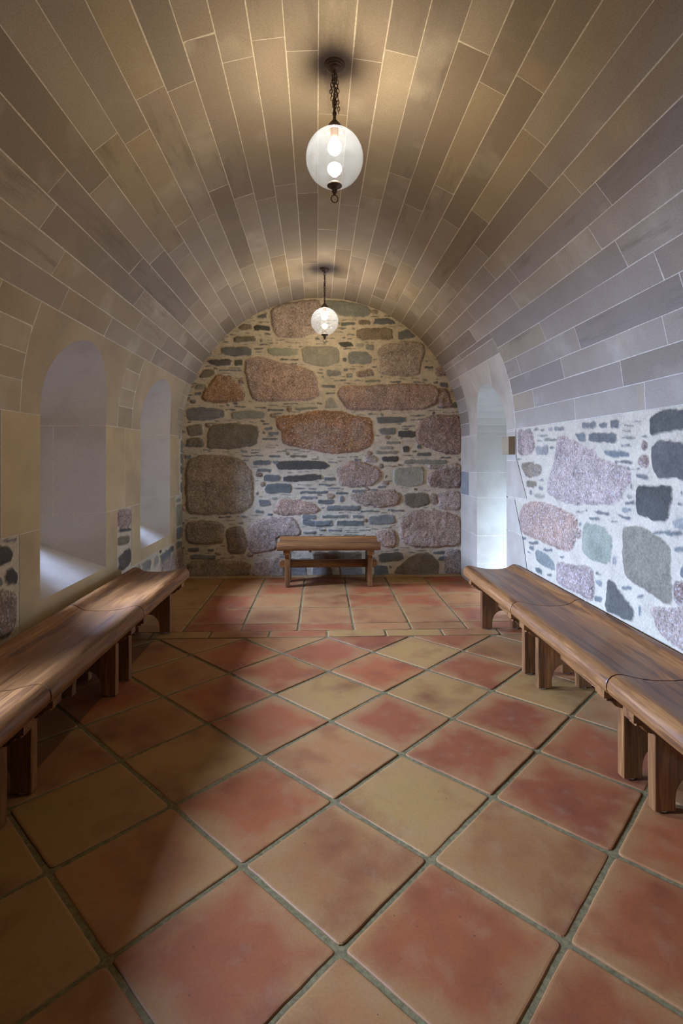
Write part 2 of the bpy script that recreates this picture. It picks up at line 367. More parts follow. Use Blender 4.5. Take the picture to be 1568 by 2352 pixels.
def bsdf(nt, out, col, rough=.8, bump=None, bstr=.3, bdist=.01, spec=.3, metal=0):
    p = nt.nodes.new('ShaderNodeBsdfPrincipled')
    if hasattr(col, 'is_linked'): nt.links.new(col, p.inputs['Base Color'])
    else: p.inputs['Base Color'].default_value = col
    if hasattr(rough, 'is_linked'): nt.links.new(rough, p.inputs['Roughness'])
    else: p.inputs['Roughness'].default_value = rough
    p.inputs['Specular IOR Level'].default_value = spec; p.inputs['Metallic'].default_value = metal
    if bump is not None:
        b = nt.nodes.new('ShaderNodeBump'); b.inputs['Strength'].default_value = bstr; b.inputs['Distance'].default_value = bdist
        nt.links.new(bump, b.inputs['Height']); nt.links.new(b.outputs[0], p.inputs['Normal'])
    nt.links.new(p.outputs[0], out.inputs[0]); return p
def attr(nt, name):
    n = nt.nodes.new('ShaderNodeAttribute'); n.attribute_name = name; return n

def mat_ashlar():
    m, nt, out = new_mat('sandstone_ashlar')
    co = nt.nodes.new('ShaderNodeTexCoord').outputs['Object']
    c = attr(nt, 'Col').outputs['Color']; rn = attr(nt, 'rnd').outputs['Fac']
    w = mth(nt, 'MULTIPLY', rn, 37.0)
    big = noise(nt, co, 2.2, 3, .6, w)
    veins = noise(nt, scaled(nt, co, (5, 1.1, 11)), 2.2, 5, .6, w)
    fine = noise(nt, co, 170, 3, .7)
    c = mix(nt, c, lin(128, 111, 92), mapr(nt, big, .45, .75, 0, .55))
    c = mix(nt, c, lin(205, 192, 172), mapr(nt, big, .42, .18, 0, .5))
    isv = mapr(nt, rn, .72, .8, 0, .75)
    c = mix(nt, c, lin(104, 92, 80), mth(nt, 'MULTIPLY', mapr(nt, veins, .52, .70, 0, .8), isv))
    c = mix(nt, c, lin(190, 160, 112), mth(nt, 'MULTIPLY', mapr(nt, noise(nt, co, 3.1, 2, .5, w), .55, .75, 0, .3), mapr(nt, rn, .3, .15, 0, 1)))
    g = mapr(nt, fine, .3, .7, .86, 1.14)
    n = nt.nodes.new('ShaderNodeVectorMath'); n.operation = 'SCALE'
    nt.links.new(c, n.inputs[0]); nt.links.new(g, n.inputs['Scale'])
    bsdf(nt, out, n.outputs[0], .88, fine, .25, .003, .2)
    return m
def mat_joint():
    m, nt, out = new_mat('pale_lime_joint')
    co = nt.nodes.new('ShaderNodeTexCoord').outputs['Object']
    f = noise(nt, co, 60, 3)
    bsdf(nt, out, ramp(nt, f, [(.3, lin(182, 168, 148)), (.7, lin(212, 200, 182))]), .95, f, .3, .003, .1)
    return m
def mat_rubble():
    m, nt, out = new_mat('rubble_masonry')
    co = nt.nodes.new('ShaderNodeTexCoord').outputs['Object']
    c = attr(nt, 'Tint').outputs['Color']; gr = attr(nt, 'grain').outputs['Fac']
    sp = noise(nt, co, 75, 4, .75); mid = noise(nt, co, 14, 4, .65); big = noise(nt, co, 4, 2)
    k = mth(nt, 'ADD', mth(nt, 'MULTIPLY', mapr(nt, sp, .28, .72, -1, 1), mth(nt, 'ADD', .14, mth(nt, 'MULTIPLY', gr, .5))),
            mth(nt, 'MULTIPLY', mapr(nt, mid, .25, .75, -1, 1), mth(nt, 'ADD', .1, mth(nt, 'MULTIPLY', gr, .22))))
    k = mth(nt, 'ADD', 1.0, k)
    n = nt.nodes.new('ShaderNodeVectorMath'); n.operation = 'SCALE'
    nt.links.new(c, n.inputs[0]); nt.links.new(k, n.inputs['Scale'])
    vo = nt.nodes.new('ShaderNodeTexVoronoi'); vo.inputs['Scale'].default_value = 105; nt.links.new(co, vo.inputs['Vector'])
    sepc = nt.nodes.new('ShaderNodeSeparateColor'); nt.links.new(vo.outputs['Color'], sepc.inputs[0])
    wh = mth(nt, 'MULTIPLY', mth(nt, 'GREATER_THAN', sepc.outputs[0], .86), mapr(nt, gr, .45, .9, 0, .32))
    cc = mix(nt, n.outputs[0], lin(214, 206, 196), wh)
    dk = mth(nt, 'MULTIPLY', mth(nt, 'GREATER_THAN', sepc.outputs[1], .85), mapr(nt, gr, .45, .9, 0, .35))
    cc = mix(nt, cc, lin(52, 46, 42), dk)
    hh = mth(nt, 'ADD', sp, mth(nt, 'MULTIPLY', mid, 1.5))
    bsdf(nt, out, cc, .85, hh, .55, .008, .25)
    return m
def mat_tile():
    m, nt, out = new_mat('terracotta_tile')
    co = nt.nodes.new('ShaderNodeTexCoord').outputs['Object']
    c = attr(nt, 'Col').outputs['Color']; rn = attr(nt, 'rnd').outputs['Fac']
    uv = nt.nodes.new('ShaderNodeUVMap'); uv.uv_map = 'UVMap'
    sx = nt.nodes.new('ShaderNodeSeparateXYZ'); nt.links.new(uv.outputs[0], sx.inputs[0])
    def ed(o): return mth(nt, 'SUBTRACT', 1.0, mth(nt, 'ABSOLUTE', mth(nt, 'SUBTRACT', mth(nt, 'MULTIPLY', o, 2.0), 1.0)))
    e = mth(nt, 'MINIMUM', ed(sx.outputs[0]), ed(sx.outputs[1]))
    w = mth(nt, 'MULTIPLY', rn, 51.0)
    big = noise(nt, co, 4.5, 3, .55, w); mid = noise(nt, co, 13, 5, .6, w); fine = noise(nt, co, 120, 3, .65)
    ef = mapr(nt, mth(nt, 'ADD', e, mth(nt, 'MULTIPLY', mapr(nt, big, .2, .8, -1, 1), .38)), .02, .42, 1, 0)
    c2 = mix(nt, c, lin(148, 106, 60), mth(nt, 'MULTIPLY', ef, .75))
    c2 = mix(nt, c2, lin(104, 50, 28), mapr(nt, big, .50, .75, 0, .75))
    c2 = mix(nt, c2, lin(150, 112, 78), mapr(nt, mid, .52, .78, 0, .5))
    g = mapr(nt, fine, .3, .7, .9, 1.1)
    n = nt.nodes.new('ShaderNodeVectorMath'); n.operation = 'SCALE'
    nt.links.new(c2, n.inputs[0]); nt.links.new(g, n.inputs['Scale'])
    pit = nt.nodes.new('ShaderNodeTexVoronoi'); pit.inputs['Scale'].default_value = 16; nt.links.new(co, pit.inputs['Vector'])
    cc = mix(nt, n.outputs[0], lin(60, 34, 24), mapr(nt, pit.outputs['Distance'], .05, .03, 0, .7))
    bsdf(nt, out, cc, mapr(nt, mid, .2, .8, .55, .72), mth(nt, 'ADD', mth(nt, 'MULTIPLY', mid, 1.0), mth(nt, 'MULTIPLY', fine, .15)), .3, .006, .35)
    return m
def mat_grout():
    m, nt, out = new_mat('olive_grout')
    co = nt.nodes.new('ShaderNodeTexCoord').outputs['Object']
    f = noise(nt, co, 70, 4, .7)
    bsdf(nt, out, ramp(nt, f, [(.3, lin(84, 71, 42)), (.72, lin(130, 113, 74))]), .9, f, .5, .004, .2)
    return m
def mat_oak(name, axis):
    m, nt, out = new_mat(name)
    tc = nt.nodes.new('ShaderNodeTexCoord'); co = tc.outputs['Object']
    oi = nt.nodes.new('ShaderNodeObjectInfo').outputs['Random']
    s1 = [16, 16, 16]; s1[axis] = 1.1
    s2 = [190, 190, 190]; s2[axis] = 7
    sep = nt.nodes.new('ShaderNodeSeparateXYZ'); nt.links.new(co, sep.inputs[0])
    across = sep.outputs[0] if axis != 0 else sep.outputs[1]
    pl = mth(nt, 'FLOOR', mth(nt, 'MULTIPLY', mth(nt, 'ADD', across, .02), 1 / .148))
    pk = mth(nt, 'ADD', mth(nt, 'MULTIPLY', pl, 1.7), mth(nt, 'MULTIPLY', oi, 23.0))
    wn = nt.nodes.new('ShaderNodeTexWhiteNoise'); wn.noise_dimensions = '1D'; nt.links.new(pk, wn.inputs['W'])
    g1 = noise(nt, scaled(nt, co, s1), 1.4, 5, .6, pk)
    g2 = noise(nt, scaled(nt, co, s2), 1.0, 3, .6, pk)
    s3 = [5, 5, 5]; s3[axis] = .8
    g3 = noise(nt, scaled(nt, co, s3), 1.5, 2, .5, pk)
    wv = mth(nt, 'SINE', mth(nt, 'MULTIPLY', g1, 42.0))
    f = mth(nt, 'ADD', mth(nt, 'MULTIPLY', g1, .55), mth(nt, 'ADD', mth(nt, 'MULTIPLY', g2, .3), mth(nt, 'MULTIPLY', wv, .045)))
    c = ramp(nt, f, [(.28, lin(76, 43, 20)), (.42, lin(124, 79, 40)), (.55, lin(154, 104, 56)), (.7, lin(178, 128, 76))])
    hs = nt.nodes.new('ShaderNodeHueSaturation')
    nt.links.new(c, hs.inputs['Color']); nt.links.new(mapr(nt, wn.outputs[0], 0, 1, .78, 1.1), hs.inputs['Value'])
    c = mix(nt, hs.outputs[0], lin(84, 48, 28), mapr(nt, g3, .55, .75, 0, .45))
    fr = mth(nt, 'FRACT', mth(nt, 'MULTIPLY', mth(nt, 'ADD', across, .02), 1 / .148))
    if axis == 1:
        ln = mth(nt, 'LESS_THAN', mth(nt, 'ABSOLUTE', mth(nt, 'SUBTRACT', fr, .5)), .492)
        c = mix(nt, lin(48, 28, 16), c, mth(nt, 'ADD', .45, mth(nt, 'MULTIPLY', ln, .55)))
    # mellow figure: small open pores
    bsdf(nt, out, c, mapr(nt, g2, .2, .8, .34, .5), g2, .18, .002, .45)
    return m
def mat_simple(name, col, rough, metal=0, spec=.5, nscale=40):
    m, nt, out = new_mat(name)
    co = nt.nodes.new('ShaderNodeTexCoord').outputs['Object']
    f = noise(nt, co, nscale, 3)
    c = mix(nt, col, (col[0] * .55, col[1] * .55, col[2] * .55, 1), mapr(nt, f, .4, .75, 0, .8))
    bsdf(nt, out, c, rough, f, .1, .002, spec, metal)
    return m
def mat_globe():
    m, nt, out = new_mat('dusty_globe_glass')
    tr = nt.nodes.new('ShaderNodeBsdfTransparent'); tr.inputs[0].default_value = (.97, .985, .98, 1)
    gl = nt.nodes.new('ShaderNodeBsdfGlossy'); gl.inputs['Roughness'].default_value = .03
    df = nt.nodes.new('ShaderNodeBsdfTranslucent'); df.inputs[0].default_value = (.62, .74, 1.0, 1)
    d2 = nt.nodes.new('ShaderNodeBsdfDiffuse'); d2.inputs[0].default_value = (.62, .74, 1.0, 1)
    lw = nt.nodes.new('ShaderNodeLayerWeight'); lw.inputs['Blend'].default_value = .5
    frv = mth(nt, 'ADD', .035, mth(nt, 'MULTIPLY', mth(nt, 'POWER', lw.outputs['Facing'], 5.0), .5))
    co = nt.nodes.new('ShaderNodeTexCoord').outputs['Object']
    f = noise(nt, co, 28, 5, .7)
    du = mapr(nt, f, .35, .8, DUST * .7, DUST * 1.6)
    m0 = nt.nodes.new('ShaderNodeMixShader'); m0.inputs[0].default_value = .5
    nt.links.new(df.outputs[0], m0.inputs[1]); nt.links.new(d2.outputs[0], m0.inputs[2])
    m1 = nt.nodes.new('ShaderNodeMixShader'); nt.links.new(du, m1.inputs[0]); nt.links.new(tr.outputs[0], m1.inputs[1]); nt.links.new(m0.outputs[0], m1.inputs[2])
    m2 = nt.nodes.new('ShaderNodeMixShader'); nt.links.new(frv, m2.inputs[0]); nt.links.new(m1.outputs[0], m2.inputs[1]); nt.links.new(gl.outputs[0], m2.inputs[2])
    nt.links.new(m2.outputs[0], out.inputs[0]); return m
def mat_pane():
    m, nt, out = new_mat('window_glass')
    tr = nt.nodes.new('ShaderNodeBsdfTransparent'); tr.inputs[0].default_value = (.95, .98, .98, 1)
    gl = nt.nodes.new('ShaderNodeBsdfGlossy'); gl.inputs['Roughness'].default_value = .02
    fr = nt.nodes.new('ShaderNodeFresnel'); fr.inputs['IOR'].default_value = 1.45
    m2 = nt.nodes.new('ShaderNodeMixShader'); nt.links.new(fr.outputs[0], m2.inputs[0]); nt.links.new(tr.outputs[0], m2.inputs[1]); nt.links.new(gl.outputs[0], m2.inputs[2])
    nt.links.new(m2.outputs[0], out.inputs[0]); return m
def mat_emit(name, col, s):
    m, nt, out = new_mat(name)
    e = nt.nodes.new('ShaderNodeEmission'); e.inputs[0].default_value = (*col, 1); e.inputs[1].default_value = s
    nt.links.new(e.outputs[0], out.inputs[0]); return m

# ------------------------------------------------------------------ light levels
DUST = .029
LAMP = (1.0, .84, .60); LAMP_S = 560
DAY = (.47, .67, 1.2); DAY_W = 290; DOOR_W = 52
M_ASH, M_JOINT, M_RUB, M_TILE, M_GROUT = mat_ashlar(), mat_joint(), mat_rubble(), mat_tile(), mat_grout()
M_OAKY, M_OAKZ, M_OAKX = mat_oak('oak_lengthwise', 1), mat_oak('oak_upright', 2), mat_oak('oak_crosswise', 0)
M_BRONZE = mat_simple('dark_bronze', lin(112, 92, 76), .45, .6)
M_STEEL = mat_simple('steel_glide', lin(190, 190, 190), .3, .9)
M_LEAD = mat_simple('dark_window_metal', lin(60, 60, 62), .5, .6)
M_GLOBE, M_PANE = mat_globe(), mat_pane()
M_BULB = mat_emit('lit_bulb', LAMP, LAMP_S)

# ------------------------------------------------------------------ mesh helpers
class MB:
    def __init__(s): s.v = []; s.f = []; s.m = []; s.c = []; s.r = []; s.uv = []
    def quadgrid(s, rows, closed=False, mat=0):
        b = len(s.v); n = len(rows[0])
        for r in rows: s.v += [tuple(p) for p in r]
        for i in range(len(rows) - 1):
            for j in range(n if closed else n - 1):
                k = (j + 1) % n
                s.f.append((b + i * n + j, b + i * n + k, b + (i + 1) * n + k, b + (i + 1) * n + j)); s.m.append(mat)
    def face(s, pts, mat=0):
        b = len(s.v); s.v += [tuple(p) for p in pts]; s.f.append(tuple(range(b, b + len(pts)))); s.m.append(mat)
    def prism(s, poly, axis, a, b_, bev=0.0, mat=0):
        """extrude a 2D outline along axis between a and b_, with a small chamfer"""
        def P(q, t):
            return {0: (t, q[0], q[1]), 1: (q[0], t, q[1]), 2: (q[0], q[1], t)}[axis]
        if bev:
            ins = offset(poly, bev)
            rows = [[P(q, a) for q in ins], [P(q, a + bev) for q in poly], [P(q, b_ - bev) for q in poly], [P(q, b_) for q in ins]]
        else:
            rows = [[P(q, a) for q in poly], [P(q, b_) for q in poly]]
        s.quadgrid(rows, True, mat); s.face(rows[0][::-1], mat); s.face(rows[-1], mat)
    def box(s, x0, x1, y0, y1, z0, z1, bev=.003, mat=0):
        s.prism([(x0, y0), (x1, y0), (x1, y1), (x0, y1)], 2, z0, z1, bev, mat)
    def lathe(s, prof, c=(0, 0, 0), n=32, mat=0):
        rows = [[(c[0] + r * math.cos(2 * PI * j / n), c[1] + r * math.sin(2 * PI * j / n), c[2] + z) for j in range(n)] for r, z in prof]
        s.quadgrid(rows, True, mat)
    def torus(s, c, rx, rz, w, yaw, n=14, k=6, tilt=0.0):
        """an upright link: long axis z"""
        rows = []
        for i in range(n):
            t = 2 * PI * i / n; ex, ez = rx * math.cos(t), rz * math.sin(t)
            nx, nz = math.cos(t) / rx, math.sin(t) / rz; l = math.hypot(nx, nz); nx /= l; nz /= l
            row = []
            for j in range(k):
                u = 2 * PI * j / k
                px = ex + w * math.cos(u) * nx; pz = ez + w * math.cos(u) * nz; py = w * math.sin(u)
                px, pz = px * math.cos(tilt) - pz * math.sin(tilt), px * math.sin(tilt) + pz * math.cos(tilt)
                row.append((c[0] + px * math.cos(yaw) - py * math.sin(yaw), c[1] + px * math.sin(yaw) + py * math.cos(yaw), c[2] + pz))
            rows.append(row)
        rows.append(rows[0]); s.quadgrid(rows, True)
    def build(s, name, mats, parent=None, smooth=False, recalc=True, angle=None):
        me = bpy.data.meshes.new(name); me.from_pydata(s.v, [], s.f)
        for m in (mats if isinstance(mats, list) else [mats]): me.materials.append(m)
        if s.m: me.polygons.foreach_set('material_index', s.m)
        if recalc:
            import bmesh
            bm = bmesh.new(); bm.from_mesh(me); bmesh.ops.remove_doubles(bm, verts=bm.verts, dist=1e-5)
            bmesh.ops.recalc_face_normals(bm, faces=bm.faces); bm.to_mesh(me); bm.free()
        if smooth or angle:
            me.polygons.foreach_set('use_smooth', [True] * len(me.polygons))
            if angle: me.set_sharp_from_angle(angle=math.radians(angle))
        o = bpy.data.objects.new(name, me); COL.objects.link(o)
        if parent: o.parent = parent
        return o
def offset(poly, d):
    """inset a closed outline by d (mitred)"""
    n = len(poly)
    A = sum(poly[i][0] * poly[(i + 1) % n][1] - poly[(i + 1) % n][0] * poly[i][1] for i in range(n))
    sg = 1 if A > 0 else -1
    ds = d if isinstance(d, list) else [d] * n
    out = []
    for i in range(n):
        p0, p1, p2 = poly[i - 1], poly[i], poly[(i + 1) % n]
        e1 = (p1[0] - p0[0], p1[1] - p0[1]); e2 = (p2[0] - p1[0], p2[1] - p1[1])
        l1 = math.hypot(*e1) or 1e-9; l2 = math.hypot(*e2) or 1e-9
        n1 = (-e1[1] / l1 * sg, e1[0] / l1 * sg); n2 = (-e2[1] / l2 * sg, e2[0] / l2 * sg)
        d1, d2 = ds[i - 1], ds[i]
        det = n1[0] * n2[1] - n1[1] * n2[0]
        if abs(det) < .05:
            out.append((p1[0] + n2[0] * d2, p1[1] + n2[1] * d2)); continue
        c1 = n1[0] * p1[0] + n1[1] * p1[1] + d1; c2 = n2[0] * p1[0] + n2[1] * p1[1] + d2
        out.append(((c1 * n2[1] - c2 * n1[1]) / det, (n1[0] * c2 - n2[0] * c1) / det))
    return out
def structure(o): o['kind'] = 'structure'; return o
def thing(name, label, cat, loc, rz=0, group=None):
    o = bpy.data.objects.new(name, None); COL.objects.link(o); o.empty_display_size = .1
    o.location = loc; o.rotation_euler = (0, 0, rz); o['label'] = label; o['category'] = cat
    if group: o['group'] = group
    return o

# ------------------------------------------------------------------ ashlar surfaces (cut blocks with pale joints)
ASH = [lin(149, 134, 118), lin(144, 129, 113), lin(153, 138, 120), lin(141, 127, 112), lin(135, 122, 108), lin(152, 135, 111), lin(133, 118, 101), lin(147, 133, 116), lin(156, 141, 122)]
rngA = random.Random(21)
class Ashlar:
    """flat (u,v) layout of block cells -> triangulated mesh; holes are left open"""
    def __init__(s): s.cells = []; s.holes = []; s.extra = []
    def cell(s, poly, gaps=None, col=None, rnd=None):
        s.cells.append((poly, gaps, col or rngA.choice(ASH), rngA.random() if rnd is None else rnd))
    def make(s, to3d, mb, flip=False):
        V = []; F = []; info = []
        def addp(poly):
            if sum(poly[i][0] * poly[i - 1][1] - poly[i - 1][0] * poly[i][1] for i in range(len(poly))) > 0: poly = poly[::-1]
            b = len(V); V.extend(Vector(p) for p in poly); F.append(list(range(b, b + len(poly))))
        for poly, gaps, col, rn in s.cells:
            addp(poly); info.append(('cell', col, rn))
        for poly, gaps, col, rn in s.cells:
            g = gaps or [rngA.uniform(.0012, .0028) for _ in poly]
            q = offset(poly, g); pts = []
            for i in range(len(q)):
                a, b = q[i], q[(i + 1) % len(q)]
                L = math.hypot(b[0] - a[0], b[1] - a[1]); k = max(1, int(L / .16))
                chip = rngA.random() < .07
                for j in range(k):
                    t = j / k; jx = 0 if j == 0 else .0011
                    pts.append((a[0] + (b[0] - a[0]) * t + rngA.uniform(-jx, jx), a[1] + (b[1] - a[1]) * t + rngA.uniform(-jx, jx)))
                    if j == 0 and chip and L > .1:
                        c = rngA.uniform(.008, .016)
                        cx, cy = sum(p[0] for p in q) / len(q), sum(p[1] for p in q) / len(q)
                        l = math.hypot(cx - a[0], cy - a[1]); w = rngA.uniform(.004, .009)
                        pts[-1] = (a[0] + (cx - a[0]) / l * w, a[1] + (cy - a[1]) / l * w)
                        pts.append((a[0] + (b[0] - a[0]) / L * c, a[1] + (b[1] - a[1]) / L * c))
            addp(pts); info.append(('block', col, rn))
        for h in s.holes: addp(h); info.append(('hole', None, 0))
        V.extend(Vector(p) for p in s.extra)
        vo, eo, fo, _, _, of = delaunay_2d_cdt(V, [], F, 0, 1e-6)
        base = len(mb.v)
        mb.v += [to3d(p.x, p.y) for p in vo]
        for tri, src in zip(fo, of):
            if not src: continue
            kinds = [info[i] for i in src]
            if any(k[0] == 'hole' for k in kinds): continue
            blk = [k for k in kinds if k[0] == 'block']
            cel = [k for k in kinds if k[0] == 'cell']
            if not cel: continue
            tri = tuple(base + i for i in (reversed(tri) if flip else tri))
            mb.f.append(tri)
            if blk: mb.m.append(0); mb.c.append(blk[0][1]); mb.r.append(blk[0][2])
            else: mb.m.append(1); mb.c.append((.5, .5, .5, 1)); mb.r.append(0)
def face_attrs(me, cols, rnds):
    a = me.attributes.new('Col', 'FLOAT_COLOR', 'FACE'); a.data.foreach_set('color', np.array(cols, dtype=np.float32).ravel())
    b = me.attributes.new('rnd', 'FLOAT', 'FACE'); b.data.foreach_set('value', np.array(rnds, dtype=np.float32))

# ------------------------------------------------------------------ openings
WIN = [('window_1', 3.297), ('window_2', 4.852), ('window_3', 1.742)]
HW, SILL, SPR = .43, .534, 1.585
def arch_outline(yc, hw, z0, spr, levels, n=18, rise=None):
    rise = rise or hw
    pts = [(yc - hw, z0)] + [(yc - hw, z) for z in levels] + [(yc - hw, spr)]
    for i in range(1, n): t = PI - PI * i / n; pts.append((yc + hw * math.cos(t), spr + rise * math.sin(t)))
    pts += [(yc + hw, spr)] + [(yc + hw, z) for z in reversed(levels)] + [(yc + hw, z0)]
    return pts
LV_IN = [.914, .920, 1.523, 1.529]
LV_OUT = [.914, .920, 1.497, 1.503]
def wall_x(side, z):
    if z <= ZC: return XL if side < 0 else XR
    return XC + side * math.sqrt(max(0, R * R - (z - ZC) ** 2))
def win_in(yc): return arch_outline(yc, HW, SILL, SPR, LV_IN)
DOOR_Y, DHW, DSPR = 4.721, .415, 1.548
DLV = [.248, .254, .524, .530, .900, .906, 1.148, 1.154, 1.509, 1.515]
door_in = arch_outline(DOOR_Y, DHW, -.002, DSPR, DLV)
def s_of(side, z):   # arc coordinate on the vault
    return side * R * math.acos(max(-1, min(1, (z - ZC) / R)))
def vault_hole(side, outline):
    up = [(s_of(side, z), y) for y, z in outline if z > ZC]
    y0, y1 = outline[0][0], outline[-1][0]
    q = side * R * PI / 2
    ext = side * R * math.radians(91)
    pts = [(ext, y0), (q, y0)] + up + [(q, y1), (ext, y1)]
    return pts

# ------------------------------------------------------------------ ceiling: barrel vault
def bnd(k, Y): return (BN[k] + (BF[k] - BN[k]) * (Y - 2.0) / 3.74)
RAD = math.radians
vault = Ashlar()
def vcell(t0a, t1a, t0b, t1b, ya, yb, **kw):
    """cell between Y=ya (angles t0a..t1a) and Y=yb (t0b..t1b)"""
    vault.cell([(R * RAD(t0a), ya), (R * RAD(t1a), ya), (R * RAD(t1b), yb), (R * RAD(t0b), yb)], **kw)
for k in range(len(BF) - 1):
    ys = [YF] + list(CJ[k]) + [YB + .03]
    for a, b in zip(ys[:-1], ys[1:]):
        g = [rngA.uniform(.0012, .0022), rngA.uniform(.0014, .0032), rngA.uniform(.0012, .0022), rngA.uniform(.0014, .0032)]
        vcell(bnd(k, a), bnd(k, a) if False else bnd(k + 1, a), bnd(k, b), bnd(k + 1, b), a, b, gaps=g)
# right haunch, near part
for k in range(6):
    ys = [YF] + list(RJ[k]) + [4.11]
    t0, t1 = RL[k], RL[k + 1]
    if k == 5: t1 = 90
    for a, b in zip(ys[:-1], ys[1:]):
        ta = (bnd(len(BF) - 1, a), bnd(len(BF) - 1, b)) if k == 0 else (t0, t0)
        vcell(ta[0], t1, ta[1], t1, a, b)
# right haunch beyond the doorway surround
tl = len(BF) - 1
vcell(bnd(tl, 4.11), 61.72, bnd(tl, 5.03), 61.72, 4.11, 5.03); vcell(bnd(tl, 5.03), 61.72, bnd(tl, 5.77), 61.72, 5.03, YB + .03)
vcell(61.72, 66.6, 61.72, 66.6, 4.11, YB + .03)
def vpoly(pts, **kw): vault.cell([(R * RAD(t), y) for t, y in pts], **kw)
SUR = lin(176, 160, 138)
vpoly([(66.6, 4.11), (90, 4.11), (90, 4.72), (80, 4.60), (66.6, 4.42)], col=SUR, rnd=.4)
vpoly([(66.6, 4.42), (80, 4.60), (80, 4.85), (66.6, 5.08)], col=SUR, rnd=.45)
vpoly([(66.6, 5.08), (80, 4.85), (90, 4.72), (90, 5.38), (66.6, 5.38)], col=SUR, rnd=.5)
for a, b in ((66.6, 69.8), (69.8, 75), (75, 80.1), (80.1, 85), (85, 90)): vcell(a, b, a, b, 5.38, YB + .03)
# left haunch
LSM = [lin(164, 146, 118), lin(158, 141, 114), lin(150, 133, 108), lin(168, 150, 124)]
LB = [-90, -84, -78.85, -73.55]
def lb(y): return bnd(0, y)
def lcol(ya, yb, seed=0):
    for a, b in zip(LB, LB[1:]): vcell(a, b, a, b, ya, yb, col=rngA.choice(LSM))
    vcell(LB[-1], lb(ya), LB[-1], lb(yb), ya, yb, col=rngA.choice(LSM))
lcol(YF, -.6); lcol(-.6, .45); lcol(.45, 1.1)
SURL = lin(168, 149, 120)
def surround(ya, yb, rn):
    vpoly([(-90, ya), (lb(ya), ya), (lb(yb), yb), (-90, yb)], col=SURL, rnd=rn)
surround(1.1, 2.36, .4)
lcol(2.36, 2.68); surround(2.68, 3.935, .42); lcol(3.935, 4.225); surround(4.225, 5.487, .38); lcol(5.487, YB + .03)
for nm, yc in WIN: vault.holes.append(vault_hole(-1, win_in(yc)))
vault.holes.append(vault_hole(1, door_in))
for t in [x / 2 for x in range(133, 180, 5)]:
    for y in np.arange(YF + .05, YB, .13):
        vault.extra.append((R * RAD(t), float(y))); vault.extra.append((-R * RAD(t), float(y)))
mb = MB()
vault.make(lambda s, y: (XC + R * math.sin(s / R), y, ZC + R * math.cos(s / R)), mb)
ceil = structure(mb.build('ceiling', [M_ASH, M_JOINT], recalc=False))
face_attrs(ceil.data, mb.c, mb.r)
ceil.data.polygons.foreach_set('use_smooth', [True] * len(ceil.data.polygons))
nv = np.array([v.co for v in ceil.data.vertices]); nr = np.stack([XC - nv[:, 0], 0 * nv[:, 0], ZC - nv[:, 2]], 1); nr /= np.linalg.norm(nr, axis=1)[:, None]
# make the faces look inwards
pn = np.zeros(len(ceil.data.polygons) * 3, dtype=np.float32); ceil.data.polygons.foreach_get('normal', pn); pn = pn.reshape(-1, 3)
pc = np.zeros(len(ceil.data.polygons) * 3, dtype=np.float32); ceil.data.polygons.foreach_get('center', pc); pc = pc.reshape(-1, 3)
if ((pn[:, 0] * (XC - pc[:, 0]) + pn[:, 2] * (ZC - pc[:, 2])) < 0).mean() > .5: ceil.data.flip_normals()
ceil.data.normals_split_custom_set_from_vertices(nr.tolist())

# ------------------------------------------------------------------ rubble height fields
TYPES = {  # colour, grain, bulge, edge
    'W': (lin(158, 138, 122), .85, .016, .030), 'P': (lin(150, 123, 104), .95, .020, .034), 'O': (lin(156, 116, 82), .9, .022, .036),
    'R': (lin(134, 113, 88), .75, .018, .04), 'B': (lin(122, 109, 88), .5, .012, .02), 'G': (lin(138, 133, 114), .35, .010, .016),
    'N': (lin(132, 127, 116), .45, .009, .014), 'S': (lin(108, 106, 99), .35, .008, .008), 'D': (lin(84, 79, 70), .4, .011, .011)}
MORTAR = lin(186, 170, 144)
def parse(txt):
    out = []
    for ln in txt.split('\n'):
        t, *n = ln.split(); n = [int(a) / 1000 for a in n]
        out.append((t, list(zip(n[::2], n[1::2]))))
    return out
def chaikin(p, it):
    for _ in range(it):
        q = []
        for i in range(len(p)):
            a, b = p[i], p[(i + 1) % len(p)]
            q += [(a[0] * .85 + b[0] * .15, a[1] * .85 + b[1] * .15), (a[0] * .15 + b[0] * .85, a[1] * .15 + b[1] * .85)]
        p = q
    return p
def sdf(poly, X, Y):
    d = np.full(X.shape, 1e9); ins = np.zeros(X.shape, bool); n = len(poly)
    for i in range(n):
        x0, y0 = poly[i]; x1, y1 = poly[(i + 1) % n]
        ex, ey = x1 - x0, y1 - y0; l2 = ex * ex + ey * ey + 1e-12
        t = np.clip(((X - x0) * ex + (Y - y0) * ey) / l2, 0, 1)
        d = np.minimum(d, (X - x0 - t * ex) ** 2 + (Y - y0 - t * ey) ** 2)
        c = (y0 > Y) != (y1 > Y)
        with np.errstate(divide='ignore', invalid='ignore'):
            ins ^= c & (X < (x1 - x0) * (Y - y0) / (y1 - y0 + 1e-15) + x0)
    return np.where(ins, 1, -1) * np.sqrt(d)
def smooth(x): x = np.clip(x, 0, 1); return x * x * (3 - 2 * x)
